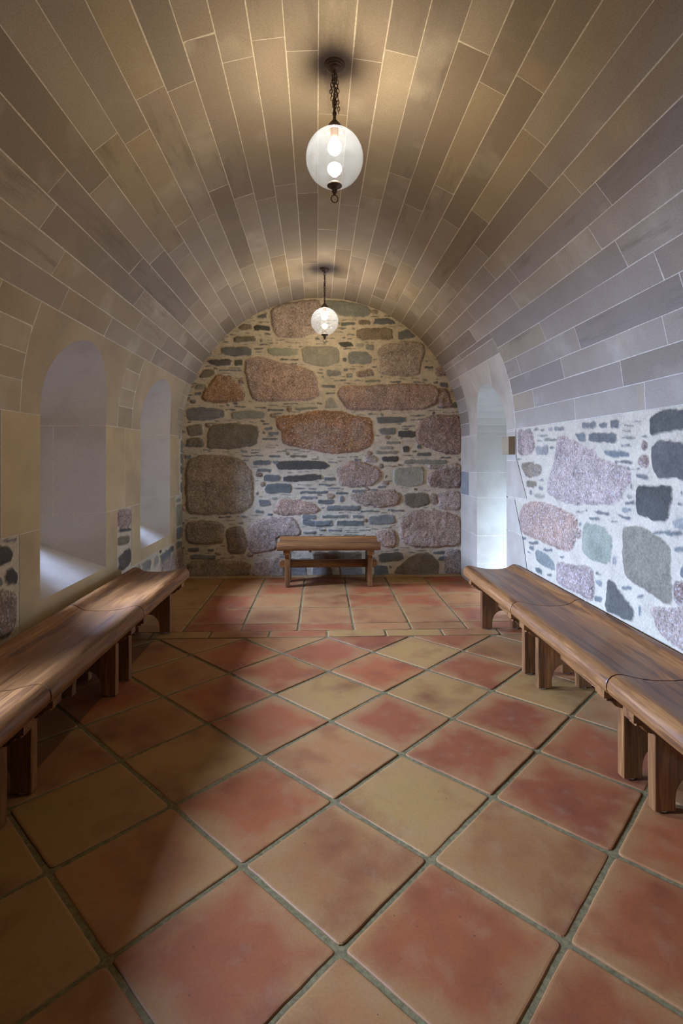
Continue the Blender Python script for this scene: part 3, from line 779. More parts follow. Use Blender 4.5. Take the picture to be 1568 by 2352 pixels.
def rubble(A, B, stones, cells, to3d, fills, seed, keep, mb_out, relief=1.0):
    rng = random.Random(seed)
    GA, GB = np.meshgrid(A, B, indexing='ij')
    WA = GA + .013 * fbm(GA * 13, GB * 13, seed) + .005 * fbm(GA * 55, GB * 55, seed + 1, 2)
    WB = GB + .009 * fbm(GA * 13 + 50, GB * 13, seed + 2) + .004 * fbm(GA * 55 + 9, GB * 55, seed + 3, 2)
    SM = .010 * fbm(GA * 26 + 7, GB * 26, seed + 2, 3)
    H = .0015 * fbm(GA * 45, GB * 45, seed + 4, 3) + .004 * fbm(GA * 6, GB * 6, seed + 5, 2)
    C = np.empty(GA.shape + (3,)); mv = (1 + .16 * fbm(GA * 7, GB * 7, seed + 6, 4))[..., None]
    C[:] = np.array(MORTAR[:3]) * mv
    G = np.full(GA.shape, .16); OCC = np.full(GA.shape, -1.0)
    def put(t, poly, margin=None):
        col, gr, hb, ed = TYPES[t]
        xs = [p[0] for p in poly]; ys = [p[1] for p in poly]
        ia, ib = np.searchsorted(A, min(xs) - .03), np.searchsorted(A, max(xs) + .03)
        ja, jb = np.searchsorted(B, min(ys) - .03), np.searchsorted(B, max(ys) + .03)
        if ib - ia < 2 or jb - ja < 2: return
        sl = (slice(ia, ib), slice(ja, jb))
        if margin is not None:
            d0 = sdf(poly, WA[sl], WB[sl])
            if (OCC[sl][d0 > -margin] > -.5).any(): return
            d = d0
        else: d = sdf(poly, WA[sl], WB[sl])
        if t in 'WPOR': d = d + .015
        br = rng.uniform(.82, 1.14); hue = np.array([rng.uniform(.95, 1.06), 1, rng.uniform(.95, 1.04)])
        w = smooth((d + SM[sl] + .003) / .011)
        var = (1 + (.36 if t in 'WPOR' else .24) * fbm(GA[sl] * 9, GB[sl] * 9, seed + int(100 * xs[0]), 3))[..., None]
        cc = np.array(col[:3]) * br * hue * var
        if t in 'POR':   # rusty and grey patches in the granite
            k = smooth((fbm(GA[sl] * 5 + 3, GB[sl] * 5, seed + 3, 2) + .1) / .5)[..., None]
            cc = cc * (1 - .3 * k) + .3 * k * np.array(lin(146, 134, 122)[:3])
        C[sl] = C[sl] * (1 - w[..., None]) + cc * w[..., None]
        G[sl] = G[sl] * (1 - w) + gr * w
        body = hb * smooth((d + .002) / ed) * rng.uniform(.75, 1.15)
        rough = w * gr * (.0065 * fbm(GA[sl] * 22, GB[sl] * 22, seed + 7, 3) + .003 * fbm(GA[sl] * 70, GB[sl] * 70, seed + 1, 2))
        if t in 'SDN': rough = w * .0035 * fbm(GA[sl] * 9, GB[sl] * 55, seed + 5, 2)
        H[sl] += body * relief + rough * relief
        OCC[sl] = np.maximum(OCC[sl], np.where(d > -.004, 1, -1))
    for t, p in stones:
        w = max(q[0] for q in p) - min(q[0] for q in p)
        put(t, chaikin(p, 2 if t in 'WPOR' else 1) if w > .12 else chaikin(p, 1))
    for (n, ts, lo, hi, h0, h1, mg) in fills:
        for _ in range(n):
            ca, cb = rng.uniform(A[0], A[-1]), rng.uniform(B[0], B[-1]); w = rng.uniform(lo, hi) / 2; h = rng.uniform(h0, h1) / 2
            sk = rng.uniform(-.25, .25) * h
            p = [(ca - w, cb + sk), (ca - w * .7, cb + h), (ca + w * .6, cb + h * .9 - sk), (ca + w, cb - sk), (ca + w * .65, cb - h), (ca - w * .6, cb - h * .8)]
            put(rng.choice(ts), chaikin(p, 1), mg)
    # die away under the dressed stone
    D = np.full(GA.shape, 1e9)
    IN = np.zeros(GA.shape, bool)
    for poly in cells:
        sd = sdf(poly, GA, GB); D = np.minimum(D, -sd); IN |= sd > -.0005
    lo_ = np.nonzero(B < ZC - .004)[0][-1]
    if B[-1] < ZC + .1: IN[:, lo_ + 1:] = IN[:, lo_:lo_ + 1]
    O2 = ~IN
    for _ in range(2):
        q_ = O2.copy(); q_[1:] |= O2[:-1]; q_[:-1] |= O2[1:]; q_[:, 1:] |= O2[:, :-1]; q_[:, :-1] |= O2[:, 1:]; O2 = q_
    H = H * smooth(D / .012) - .002
    na, nb = len(A), len(B)
    P = to3d(GA.ravel(), GB.ravel(), H.ravel())
    idx = np.arange(na * nb).reshape(na, nb)
    cA = (GA[:-1, :-1] + GA[1:, 1:]) / 2; cB = (GB[:-1, :-1] + GB[1:, 1:]) / 2
    K = ((O2[:-1, :-1] | O2[1:, :-1] | O2[:-1, 1:] | O2[1:, 1:])) & keep(cA, cB)
    q = np.stack([idx[:-1, :-1], idx[1:, :-1], idx[1:, 1:], idx[:-1, 1:]], -1)[K]
    used = np.zeros(na * nb, bool); used[q.ravel()] = True
    remap = np.cumsum(used) - 1
    base = len(mb_out.v)
    mb_out.v += P[used].tolist(); fs = (remap[q] + base).tolist()
    mb_out.f += [tuple(f) for f in fs]; mb_out.m += [2] * len(fs)
    mb_out.c += [(.5, .5, .5, 1)] * len(fs); mb_out.r += [0.0] * len(fs)
    return base, C.reshape(-1, 3)[used], G.ravel()[used]
def finish_wall(name, mb, base, C, G, inward):
    o = structure(mb.build(name, [M_ASH, M_JOINT, M_RUB], recalc=False)); me = o.data
    face_attrs(me, mb.c, mb.r)
    n = len(me.vertices); col = np.ones((n, 4), np.float32) * .5; col[base:, :3] = C; gr = np.zeros(n, np.float32); gr[base:] = G
    me.attributes.new('Tint', 'FLOAT_COLOR', 'POINT').data.foreach_set('color', col.ravel())
    me.attributes.new('grain', 'FLOAT', 'POINT').data.foreach_set('value', gr)
    pn = np.zeros(len(me.polygons) * 3, np.float32); me.polygons.foreach_get('normal', pn)
    pn = pn.reshape(-1, 3) @ np.array(inward)
    mi = np.zeros(len(me.polygons), np.int32); me.polygons.foreach_get('material_index', mi)
    # flip whichever half looks outwards
    import bmesh
    if (pn < 0).any():
        bm = bmesh.new(); bm.from_mesh(me); bm.faces.ensure_lookup_table()
        bmesh.ops.reverse_faces(bm, faces=[bm.faces[i] for i in np.nonzero(pn < 0)[0]])
        bm.to_mesh(me); bm.free()
    me.polygons.foreach_set('use_smooth', (mi == 2).tolist())
    return o

# back wall
A = np.arange(XL - .01, XR + .012, .0068); B = np.arange(-.01, ZC + R + .012, .0068)
mb = MB()
base, C, G = rubble(A, B, parse(BACK), [], lambda a, b, h: np.stack([a, YB - h, b], 1),
    [(3500, 'SSNBG', .05, .17, .007, .020, .003), (2000, 'SGRBNP', .03, .08, .02, .045, .004)], 3,
    lambda a, b: (b < ZC) | ((a - XC) ** 2 + (b - ZC) ** 2 < (R + .01) ** 2), mb)
finish_wall('wall_back', mb, base, C, G, (0, -1, 0))

# left wall (u = Y, v = z)
al = Ashlar()
def rc(A_, y0, y1, z0, z1, **kw): A_.cell([(y0, z0), (y1, z0), (y1, z1), (y0, z1)], **kw)
rc(al, -1.0, .2, .92, ZC); rc(al, .2, 1.05, .92, ZC)
rc(al, 1.05, 1.742, .917, ZC); rc(al, 1.742, 2.527, .917, ZC); rc(al, 1.12, 2.36, .42, .917)
LTS = lin(184, 161, 121)
rc(al, 2.527, 3.297, .917, ZC, col=LTS, rnd=.4); rc(al, 3.297, 4.085, .917, ZC, col=LTS, rnd=.5); rc(al, 4.085, 4.852, .917, ZC, col=LTS, rnd=.45)
rc(al, 4.852, 5.622, .905, ZC, col=LTS, rnd=.6)
rc(al, 2.678, 3.93, .38, .917, col=LTS, rnd=.55); rc(al, 4.225, 4.852, .435, .917, col=LTS, rnd=.5); rc(al, 4.852, 5.489, .435, .905, col=LTS, rnd=.5)
for nm, yc in WIN:
    o = win_in(yc); h = [p for p in o if p[1] <= ZC]
    k = len(h) // 2
    al.holes.append(h[:k] + [(yc - HW, ZC), (yc - HW, ZC + .05), (yc + HW, ZC + .05), (yc + HW, ZC)] + h[k:])
mb = MB()
al.make(lambda y, z: (XL, y, z), mb)
A = np.concatenate([np.arange(YF, 2.2, .05), np.arange(2.2, YB + .01, .0075)]); B = np.concatenate([np.arange(-.01, .36, .05), np.arange(.36, ZC + .006, .0075)])
base, C, G = rubble(A, B, parse(LEFT), [c[0] for c in al.cells], lambda a, b, h: np.stack([XL + h, a, b], 1),
    [(300, 'SSDG', .04, .11, .015, .05, .01), (200, 'SPW', .03, .06, .02, .05, .01)], 4, lambda a, b: ~np.any([(np.abs(a - yc) < HW + .01) & (b > SILL - .02) for _, yc in WIN], axis=0), mb, .7)
finish_wall('wall_left', mb, base, C, G, (1, 0, 0))

# right wall
ar = Ashlar()
RTS = lin(176, 161, 140)
def pc_(*p, **kw): ar.cell(list(p), **kw)
pc_((4.095, 1.274), (4.721, 1.274), (4.721, 1.512), (4.105, 1.512), col=RTS, rnd=.4)
pc_((4.105, 1.512), (4.721, 1.512), (4.721, ZC), (4.105, ZC), col=RTS, rnd=.4)
pc_((3.885, .99), (4.721, .972), (4.721, 1.274), (4.075, 1.274), col=RTS, rnd=.5)
pc_((3.985, .708), (4.721, .70), (4.721, .972), (4.13, .965), col=RTS, rnd=.45)
pc_((3.84, .36), (4.721, .36), (4.721, .70), (3.97, .70), col=RTS, rnd=.5)
pc_((3.93, 0), (4.721, 0), (4.721, .36), (3.93, .36), col=RTS, rnd=.5)
zs = [0, .251, .527, .903, 1.151, 1.512, ZC]
for i, (a, b) in enumerate(zip(zs, zs[1:])):
    if i in (2,): pc_((4.721, a), (5.34, a), (5.34, b), (4.721, b), col=RTS, rnd=.4); pc_((5.34, a), (YB + .02, a), (YB + .02, b), (5.34, b), col=RTS, rnd=.4)
    elif i == 3: pc_((4.721, a), (5.42, a), (5.42, b), (4.721, b), col=RTS, rnd=.5); pc_((5.42, a), (YB + .02, a), (YB + .02, b), (5.42, b), col=lin(126, 122, 114), rnd=.2)
    else: pc_((4.721, a), (YB + .02, a), (YB + .02, b), (4.721, b), col=RTS, rnd=.45)
h = [p for p in door_in if p[1] <= ZC]; k = len(h) // 2
ar.holes.append(h[:k] + [(DOOR_Y - DHW, ZC), (DOOR_Y - DHW, ZC + .05), (DOOR_Y + DHW, ZC + .05), (DOOR_Y + DHW, ZC)] + h[k:])
mb = MB()
ar.make(lambda y, z: (XR, y, z), mb)
A = np.concatenate([np.arange(YF, 1.9, .04), np.arange(1.9, YB + .01, .0062)]); B = np.concatenate([np.arange(-.01, .36, .05), np.arange(.36, ZC + .006, .0062)])
rr = random.Random(8); near = []
y = 1.85
while y > -1.5:
    z = .1
    while z < 1.4:
        w, h2 = rr.uniform(.25, .5), rr.uniform(.18, .38)
        near.append((rr.choice('WPDDGB'), [(y - w, z), (y, z + .03), (y - .02, min(1.48, z + h2)), (y - w + .04, min(1.48, z + h2 - .02))])); z += h2 + .06
    y -= .56
base, C, G = rubble(A, B, parse(RIGHT) + near, [c[0] for c in ar.cells], lambda a, b, h: np.stack([XR + .003 - h, a, b], 1),
    [(130, 'SSNN', .04, .11, .008, .02, .02)], 5, lambda a, b: np.abs(a - DOOR_Y) > DHW + .01, mb, .62)
finish_wall('wall_right', mb, base, C, G, (-1, 0, 0))

# wall behind the camera
af = Ashlar()
for i in range(8):
    x = XL - .05
    while x < XR:
        w = rngA.uniform(.5, .8); w = min(w, XR + .06 - x)
        af.cell([(x, i * .4), (x + w, i * .4), (x + w, i * .4 + .4), (x, i * .4 + .4)]); x += w
mb = MB(); af.make(lambda x, z: (x, YF, z), mb, flip=True)
wf = structure(mb.build('wall_front', [M_ASH, M_JOINT], recalc=False)); face_attrs(wf.data, mb.c, mb.r)

# ------------------------------------------------------------------ window embrasures, frames and panes
XO = -1.95; OHW, OSILL, OSPR = .135, .80, 1.52
def lerp(a, b, t): return tuple(x + (y - x) * t for x, y in zip(a, b))
REV = lin(190, 178, 164)
def embrasure(name, rows, strips, colour):
    """rows: list of outlines in 3D; strips: set of outline segment indices drawn as joints"""
    mb = MB(); n = len(rows[0])
    for r in rows: mb.v += [tuple(p) for p in r]
    cs = {}
    for i in range(len(rows) - 1):
        for j in range(n):
            k = (j + 1) % n
            mb.f.append((i * n + j, i * n + k, (i + 1) * n + k, (i + 1) * n + j))
            st = strips(i, j); mb.m.append(1 if st else 0)
            mb.c.append(colour); mb.r.append(.4)
    o = structure(mb.build(name, [M_ASH, M_JOINT], recalc=False)); face_attrs(o.data, mb.c, mb.r)
    return o
for nm, yc in WIN:
    inn = win_in(yc); outl = arch_outline(yc, OHW, OSILL, OSPR, LV_OUT)
    i3 = [(wall_x(-1, z), y, z) for y, z in inn]; o3 = [(XO, y, z) for y, z in outl]
    ts = [0, .25, .596, .608, .8, 1.0]
    rows = [[lerp(a, b, t) for a, b in zip(i3, o3)] for t in ts]
    n = len(inn)
    def strips(i, j, n=n):
        if j in (1 + 0, 3): return True                 # joints on the near jamb
        if j in (n - 5 + 0, n - 3): pass
        jj = n - 2 - j
        if jj in (1, 3): return True                    # joints on the far jamb
        if i == 2 and jj == 2: return True              # upright joint in the jamb
        return False
    emb = embrasure(nm, rows, strips, REV)
    fr = MB()
    o2 = arch_outline(yc, OHW - .018, OSILL + .018, OSPR, LV_OUT)
    o9 = arch_outline(yc, OHW + .35, OSILL - .3, OSPR, LV_OUT)
    fr.quadgrid([[(XO - .004, y, z) for y, z in o9], [(XO - .002, y, z) for y, z in outl], [(XO + .004, y, z) for y, z in outl], [(XO + .004, y, z) for y, z in o2], [(XO - .03, y, z) for y, z in o2], [(XO - .03, y, z) for y, z in o9]], True)
    for z in (1.02, 1.24, 1.46): fr.box(XO - .018, XO - .006, yc - OHW + .01, yc + OHW - .01, z - .005, z + .005, .001)
    fr.build('window_frame', M_LEAD, emb)
    pn_ = MB(); pn_.face([(XO - .012, y, z) for y, z in o2]); pn_.build('pane', M_PANE, emb, recalc=False)
    # daylight from the sky behind this pane, falling inwards and down
    L = bpy.data.lights.new('daylight', 'AREA'); L.shape = 'RECTANGLE'; L.size = .50; L.size_y = 1.15; L.spread = RAD(102)
    L.energy = DAY_W * (1.0 if nm != 'window_3' else 1.0); L.color = DAY
    lo = bpy.data.objects.new('daylight', L); COL.objects.link(lo); lo.location = (XO - .13, yc, 1.42)
    lo.rotation_euler = Vector((-1, .16, .52)).to_track_quat('Z', 'Y').to_euler()

# ------------------------------------------------------------------ doorway through the right wall
XD = 2.25
d3 = [(wall_x(1, z), y, z) for y, z in door_in]; d4 = [(XD, y, z) for y, z in door_in]
rows = [[lerp(a, b, t) for a, b in zip(d3, d4)] for t in (0, .25, .5, .75, 1)]
n = len(door_in)
def dstr(i, j):
    jj = min(j, n - 2 - j)
    return jj in (1, 3, 5, 7, 9) and j < n - 1
embrasure('door_1', rows, dstr, lin(186, 176, 158))
L = bpy.data.lights.new('daylight', 'AREA'); L.shape = 'RECTANGLE'; L.size = .6; L.size_y = .65; L.energy = DOOR_W; L.color = (.52, .76, 1.18)
lo = bpy.data.objects.new('daylight', L); COL.objects.link(lo); lo.location = (2.42, 4.8, .3)
lo.rotation_euler = Vector((1, -.35, 0)).to_track_quat('Z', 'Y').to_euler()

# ------------------------------------------------------------------ floor
RED, OCH, TAN, DRD = lin(144, 76, 38), lin(150, 110, 56), lin(143, 92, 48), lin(134, 69, 36)
LAT = (.30188, .30315, .05201, 1.38252)
TCOL = {(1, 0): OCH, (2, 2): OCH, (3, 1): OCH, (-2, 1): OCH, (0, 2): OCH, (0, -1): RED, (1, -1): TAN, (-1, 0): RED, (2, 0): DRD, (2, 1): DRD, (-1, 1): TAN, (0, 1): RED, (2, -1): DRD, (3, 0): DRD, (1, 1): TAN, (-1, 2): OCH, (3, 2): RED, (4, 1): RED, (1, 2): RED, (2, -2): RED, (1, 3): RED, (0, 3): TAN, (1, -2): RED, (-1, -1): TAN, (0, -2): RED}
rt = random.Random(4)
def clip(poly, nx, ny, c):   # keep nx*x+ny*y<=c
    out = []
    for i in range(len(poly)):
        p, q = poly[i], poly[(i + 1) % len(poly)]
        a, b = nx * p[0] + ny * p[1] - c, nx * q[0] + ny * q[1] - c
        if a <= 0: out.append(p)
        if (a < 0) != (b < 0): t = a / (a - b); out.append((p[0] + (q[0] - p[0]) * t, p[1] + (q[1] - p[1]) * t))
    return out
fl = MB(); uvs = []; fcols = []; frn = []
def tile(poly, frame, col):
    """poly: outline already inset for the grout; frame maps a point to tile 0..1"""
    A2 = sum(poly[i][0] * poly[(i + 1) % len(poly)][1] - poly[(i + 1) % len(poly)][0] * poly[i][1] for i in range(len(poly)))
    if abs(A2) < .004: return
    if A2 < 0: poly = poly[::-1]
    q = []
    n = len(poly)
    for i in range(n):                                  # rounded, slightly wavy outline
        p0, p1, p2 = poly[i - 1], poly[i], poly[(i + 1) % n]
        def along(a, b, d):
            l = math.hypot(b[0] - a[0], b[1] - a[1]) or 1e-6; d = min(d, l * .45); return (a[0] + (b[0] - a[0]) / l * d, a[1] + (b[1] - a[1]) / l * d)
        r = rt.uniform(.010, .022); a, b = along(p1, p0, r), along(p1, p2, r)
        for t in (0, .33, .67, 1): q.append(tuple((1 - t) ** 2 * a[k] + 2 * t * (1 - t) * p1[k] + t * t * b[k] for k in (0, 1)))
        e = along(p2, p1, r); L = math.hypot(e[0] - b[0], e[1] - b[1]); m = int(L / .05)
        for j in range(1, m): q.append((b[0] + (e[0] - b[0]) * j / m + rt.uniform(-.0012, .0012), b[1] + (e[1] - b[1]) * j / m + rt.uniform(-.0012, .0012)))
    tx, ty, dz = rt.uniform(-.006, .006), rt.uniform(-.006, .006), rt.uniform(-.0015, .0012)
    cx, cy = sum(p[0] for p in q) / len(q), sum(p[1] for p in q) / len(q)
    Z = lambda p, d: dz + tx * (p[0] - cx) + ty * (p[1] - cy) - d
    rows = [[(*p, -.011) for p in q], [(*p, Z(p, .003)) for p in q]]
    for ins, d in ((.003, .0008), (.008, 0)): rows.append([(cx + (p[0] - cx) * (1 - ins / .2), cy + (p[1] - cy) * (1 - ins / .2), Z(p, d)) for p in q])
    b = len(fl.v)
    for r in rows: fl.v += r
    m = len(q); rn = rt.random(); v = rt.uniform(.88, 1.1); c = (col[0] * v, col[1] * v, col[2] * v, 1)
    fs = []
    for i in range(len(rows) - 1):
        for j in range(m): fs.append((b + i * m + j, b + i * m + (j + 1) % m, b + (i + 1) * m + (j + 1) % m, b + (i + 1) * m + j))
    fs.append(tuple(range(b + 3 * m, b + 4 * m)))
    for f in fs: fl.f.append(f); fl.m.append(0); fcols.append(c); frn.append(rn); uvs.extend(frame(fl.v[i]) for i in f)
cA, sA, X0, Y0 = LAT; S2 = cA * cA + sA * sA
def L2W(a, b): return (cA * a - sA * b + X0, sA * a + cA * b + Y0)
for a in range(-10, 10):
    for b in range(-10, 10):
        g = .0085 / .43
        pq = [L2W(a + g + rt.uniform(-.003, .003), b + g), L2W(a + 1 - g, b + g + rt.uniform(-.003, .003)), L2W(a + 1 - g, b + 1 - g), L2W(a + g, b + 1 - g)]
        for nx, ny, c in ((0, 1, 3.803), (0, -1, 1.6), (1, 0, XR + .02), (-1, 0, 1.52)):
            if len(pq) > 2: pq = clip(pq, nx, ny, c)
        if len(pq) < 3: continue
        def frame(p, a=a, b=b):
            x, y = p[0] - X0, p[1] - Y0
            return ((cA * x + sA * y) / S2 - a, (-sA * x + cA * y) / S2 - b)
        tile(pq, frame, TCOL.get((a, b), rt.choice([RED, TAN, TAN, DRD, OCH])))
def rect_tile(x0, x1, y0, y1, col, g=.007):
    tile([(x0 + g, y0 + .004), (x1 - g, y0 + .004), (x1 - g, y1 - .004), (x0 + g, y1 - .004)], lambda p: ((p[0] - x0) / (x1 - x0), (p[1] - y0) / (y1 - y0)), col)
bx = [-1.52, -1.24, -.813, -.379, .046, .479, .901, 1.325, 1.56]
for i, (a, b) in enumerate(zip(bx, bx[1:])): rect_tile(a, b, 3.815, 3.957, [TAN, OCH, TAN, RED, OCH, OCH, TAN, RED][i])
sx_ = [-1.52, -1.036, -.60, -.174, .25, .69, 1.114, 1.56]; ry = [3.957, 4.12, 4.561, 4.988, 5.418, 5.76]
cc = [[TAN, RED, RED, RED, TAN, TAN, RED], [OCH, RED, TAN, TAN, TAN, TAN, RED], [OCH, RED, TAN, TAN, RED, RED, TAN], [OCH, TAN, RED, TAN, RED, RED, RED], [OCH, TAN, RED, DRD, TAN, OCH, RED]]
for j, (a, b) in enumerate(zip(ry, ry[1:])):
    for i, (c, d) in enumerate(zip(sx_, sx_[1:])): rect_tile(c, d, a, b, cc[j][i])
rect_tile(1.56, 2.0, 4.31, 5.13, TAN); rect_tile(2.0, 2.45, 4.31, 5.13, RED)
b = len(fl.v); fl.v += [(XL - .1, YF - .1, -.0045), (3.6, YF - .1, -.0045), (3.6, YB + .1, -.0045), (XL - .1, YB + .1, -.0045)]
fl.f.append((b, b + 1, b + 2, b + 3)); fl.m.append(1); fcols.append((.2, .2, .1, 1)); frn.append(0); uvs += [(0, 0)] * 4
flo = structure(fl.build('floor', [M_TILE, M_GROUT], recalc=False)); face_attrs(flo.data, fcols, frn)
ul = flo.data.uv_layers.new(name='UVMap'); ul.data.foreach_set('uv', np.array(uvs, dtype=np.float32).ravel())

# thin mortar fillet along the foot of the back wall
bb = MB(); bb.prism([(YB - .045, -.004), (YB + .01, -.004), (YB + .01, .022), (YB - .022, .018)], 0, XL, XR, 0)
structure(bb.build('baseboard_back', mat_simple('tan_fillet', lin(150, 118, 80), .8, 0, .2)))

# pintle stone beside the doorway
sc = MB(); sc.prism([(XR + .004, 4.115), (XR + .004, 4.285), (1.497, 4.285), (1.488, 4.115)], 2, 1.325, 1.468, .004)
so = sc.build('stone_bracket', M_ASH, recalc=True); so['label'] = 'small tan stone block jutting from the wall beside the right-hand doorway'; so['category'] = 'stone block'
face_attrs(so.data, [lin(150, 130, 98)] * len(so.data.polygons), [.5] * len(so.data.polygons))

# ------------------------------------------------------------------ oak bench sections
WB_ = .435
SEAT = [(.010, .386), (.003, .396), (0, .412), (.002, .428), (.009, .443), (.022, .455), (.040, .4615), (.060, .461), (.085, .456), (.115, .448), (.15, .4405), (.19, .4355), (.23, .4335), (.275, .4335), (.31, .436), (.335, .440), (.355, .448), (.370, .457), (.382, .465), (.394, .4695), (.408, .470), (.422, .467), (.431, .459), (.435, .448), (.435, .40), (.428, .386)]
HL = .5098
def ellarc(cx, cz, rx, rz, a0, a1, n): return [(cx + rx * math.cos(RAD(a0 + (a1 - a0) * i / n)), cz + rz * math.sin(RAD(a0 + (a1 - a0) * i / n))) for i in range(n + 1)]
G0 = .008
PANEL = ([(.115, G0), (.193, G0), (.193, .052)] + ellarc(.269, .052, .076, .09, 180, 0, 14)[1:-1] + [(.345, .052), (.345, G0), (.420, G0), (.420, .338),
         (.044, .338), (.044, .322), (.054, .322)] + ellarc(.115, .338, .055, .046, 200, 265, 6) + [(.115, .284)])
def make_bench(label, loc, rz):
    t = thing('bench', label, 'bench', loc, rz, 'oak bench sections around the walls')
    s = MB()
    def ring(y, k):    # k pulls the outline in for the eased ends
        cx, cz = .2175, .425
        return [(x + (cx - x) * k * .006, y, z + (cz - z) * k * .03) for x, z in SEAT]
    ys = [(-HL, 1), (-HL + .0015, .3), (-HL + .006, 0)] + [(-HL + .006 + (2 * HL - .012) * i / 12, 0) for i in range(1, 12)] + [(HL - .006, 0), (HL - .0015, .3), (HL, 1)]
    rows = [ring(y, k) for y, k in ys]
    s.quadgrid(rows, True); s.face(rows[0][::-1]); s.face(rows[-1])
    s.build('seat', M_OAKY, t, angle=40)
    for y in (-.4145, .4145):
        p = MB(); p.prism(PANEL, 1, y - .0225, y + .0225, .0025)
        po = p.build('trestle', M_OAKZ, t, angle=30)
        for x in (.154, .383):
            gl = MB(); gl.lathe([(0, 0), (.017, 0), (.019, .003), (.017, .0085), (0, .0085)], (x, y, 0), 20); gl.build('foot_glide', M_STEEL, po, smooth=True)
        c = MB(); c.box(.028, .415, y - .034, y + .034, .337, .3875, .003); c.build('cleat', M_OAKX, t)
    r = MB()
    prof = [(y_, z_) for y_, z_ in [(-.498, .185), (-.505, .205), (-.505, .225), (-.498, .243), (-.485, .252), (.485, .252), (.498, .243), (.505, .225), (.505, .205), (.498, .185), (.485, .174), (-.485, .174)]]
    r.prism(prof, 0, .236, .272, .003); r.build('stretcher', M_OAKY, t)
    return t
NXL, NXR = -.998, 1.100
YS = [3.528, 2.501, 1.474]
LBL = [('far end oak bench section of the left-hand row, under the nearer arched window', 'middle oak bench section of the left-hand row, with daylight on its seat', 'nearest oak bench section of the left-hand row, cut off by the photo edge'),
       ('far end oak bench section of the right-hand row, beside the arched doorway', 'middle oak bench section of the right-hand row, against the rubble stone wall', 'nearest oak bench section of the right-hand row, cut off by the photo edge')]
for i, y in enumerate(YS):
    make_bench(LBL[0][i], (NXL, y, 0), PI)
    make_bench(LBL[1][i], (NXR, y, 0), 0)
make_bench('single oak bench standing alone against the rubble stone end wall', (.078, 5.152, 0), PI / 2)

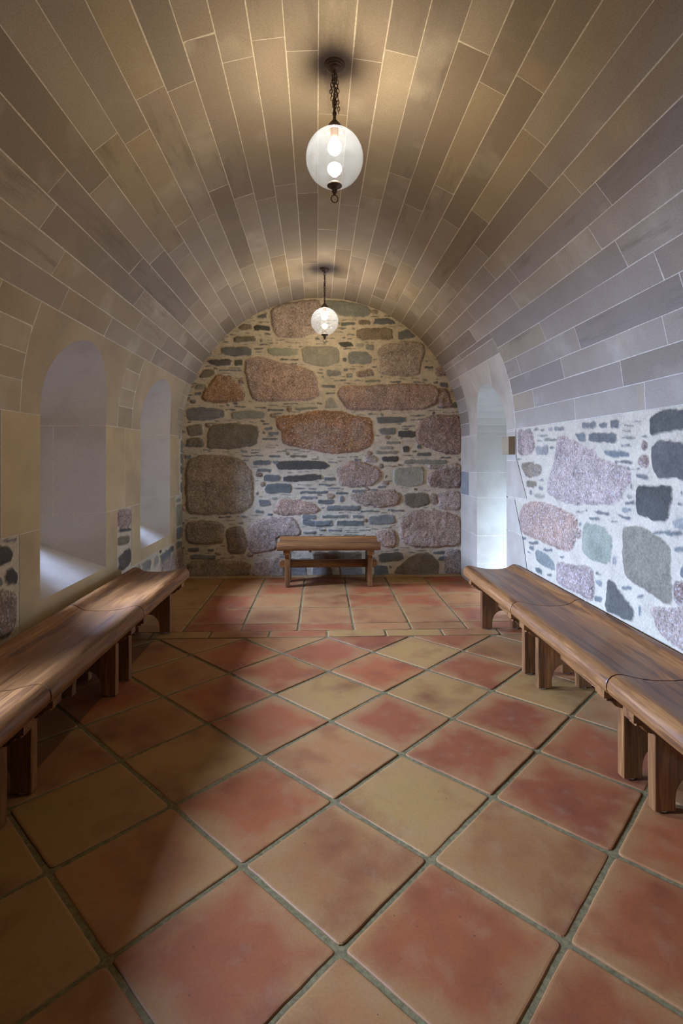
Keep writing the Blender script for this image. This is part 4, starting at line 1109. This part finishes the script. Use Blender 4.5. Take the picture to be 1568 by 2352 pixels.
# ------------------------------------------------------------------ globe pendants
def make_pendant(label, x, y, zc, bunch, seed):
    rn = random.Random(seed)
    zt = ZC + math.sqrt(R * R - (x - XC) ** 2)
    t = thing('pendant_lamp', label, 'pendant lamp', (x, y, zt), 0, 'globe pendants on the vault')
    c = zc - zt; rg = .127
    k = MB(); k.lathe([(0, .004), (.046, .004), (.046, -.006), (.043, -.010), (.036, -.011), (.036, -.015), (.030, -.017), (.028, -.021), (.024, -.027), (.015, -.032), (.006, -.034), (.005, -.044), (0, -.044)], (0, 0, 0), 36)
    k.build('canopy', M_BRONZE, t, angle=35)
    top = c + .190; ztop = -.045
    ch = MB(); ln = ztop - top
    ch.lathe([(0, ztop), (.0025, ztop), (.0025, top), (0, top)], (0, 0, 0), 8)     # the flex inside the chain
    step = .0155 if bunch else .019
    strands = 4 if bunch else 2
    for q in range(strands):
        a0 = 2 * PI * q / strands + .5
        nn = int(ln / step)
        for i in range(nn):
            f = (i + .5) / nn; z = ztop - ln * f
            rad = (.0135 * math.sin(PI * min(1, f * 1.15 + .08)) + .002) if bunch else .0055
            a = a0 + (f * 2.2 if bunch else f * 5)
            ch.torus((rad * math.cos(a), rad * math.sin(a), z), .0062, step * .74, .0017, rn.uniform(0, .5) + (PI / 2 if i % 2 else 0), 12, 6, rn.uniform(-.25, .25) if bunch else 0)
    if bunch:   # one slack loop end hanging free
        for i in range(4): ch.torus((.0155 + .001 * i, -.006, top + .055 - i * .0145), .0055, .0105, .0015, PI / 2 * (i % 2), 12, 6)
    ch.build('chain', M_BRONZE, t, smooth=True)
    h = MB(); h.lathe([(0, c + .196), (.006, c + .196), (.0075, c + .178), (.0065, c + .172), (.010, c + .169), (.014, c + .163), (.024, c + .152), (.033, c + .138), (.0365, c + .126), (.0365, c + .121), (.032, c + .120), (.012, c + .15), (0, c + .15)], (0, 0, 0), 36)
    ho = h.build('hood', M_BRONZE, t, angle=35)
    for a in (.4, .4 + 2 * PI / 3, .4 + 4 * PI / 3):
        s = MB(); s.lathe([(0, .006), (.0028, .006), (.0028, -.004), (0, -.004)], (0, 0, 0), 10)
        cs, sn = math.cos(a), math.sin(a)
        s.v = [((.039 + p[2]) * cs - p[0] * sn, (.039 + p[2]) * sn + p[0] * cs, c + .1235 + p[1]) for p in s.v]
        s.build('thumb_screw', M_STEEL, ho, smooth=True)
    g = MB(); a0 = math.asin(.030 / rg); a1 = PI - math.asin(.012 / rg)
    g.lathe([(rg * math.sin(a0 + (a1 - a0) * i / 40), c + rg * math.cos(a0 + (a1 - a0) * i / 40)) for i in range(41)], (0, 0, 0), 64)
    g.build('globe', M_GLOBE, t, smooth=True)
    sk = MB(); sk.lathe([(0, c + .150), (.017, c + .150), (.018, c + .105), (.0145, c + .091), (0, c + .091)], (0, 0, 0), 24)
    sk.build('lamp_holder', M_BRONZE, t, angle=35)
    b = MB(); pr = [(.0001, c + .015), (.010, c + .017), (.020, c + .0235), (.027, c + .034), (.0295, c + .047), (.0275, c + .060), (.022, c + .072), (.016, c + .081), (.0135, c + .090)]
    b.lathe(pr, (0, 0, 0), 20); b.build('bulb', M_BULB, t, smooth=True)
    f = MB(); f.lathe([(0, c - .112), (.028, c - .112), (.033, c - .1195), (.033, c - .1235), (.028, c - .127), (.016, c - .133), (.0115, c - .139), (.012, c - .149), (.007, c - .157), (.0045, c - .164), (0, c - .165)], (0, 0, 0), 32)
    fo = f.build('finial', M_BRONZE, t, angle=35)
    r = MB(); r.torus((0, 0, c - .180), .0150, .0165, .0024, .15, 28, 8); r.build('pull_ring', M_BRONZE, fo, smooth=True)
    return t
make_pendant('large clear glass globe pendant nearest the camera, hung on a bunched bronze chain', .060, 2.33, 2.628, True, 1)
make_pendant('clear glass globe pendant further away, hanging in front of the rubble end wall', .034, 4.85, 2.556, False, 2)

# ------------------------------------------------------------------ world, camera, output
w = bpy.data.worlds.new('sky'); SC.world = w; w.use_nodes = True
bg = w.node_tree.nodes['Background']; bg.inputs[0].default_value = (.45, .65, 1.0, 1); bg.inputs[1].default_value = .6
cam = bpy.data.cameras.new('camera'); co = bpy.data.objects.new('camera', cam); COL.objects.link(co); SC.camera = co
co.location = (0, 0, 1.3); co.rotation_euler = (PI / 2, 0, -RAD(2.2318))
cam.sensor_fit = 'HORIZONTAL'; cam.sensor_width = 36; cam.lens = 36 * 1206 / 1568; cam.shift_x = 0; cam.shift_y = -125 / 1568
cam.clip_start = .02
SC.view_settings.view_transform = 'Standard'; SC.view_settings.look = 'None'; SC.view_settings.gamma = 1; SC.view_settings.exposure = -.1
SC.view_settings.use_curve_mapping = False
cy = SC.cycles
cy.max_bounces = 10; cy.diffuse_bounces = 5; cy.glossy_bounces = 4; cy.transparent_max_bounces = 12; cy.transmission_bounces = 4
cy.sample_clamp_indirect = 6; cy.caustics_reflective = False; cy.caustics_refractive = False
try:
    cy.use_denoising = True; cy.denoiser = 'OPENIMAGEDENOISE'
except Exception:
    pass
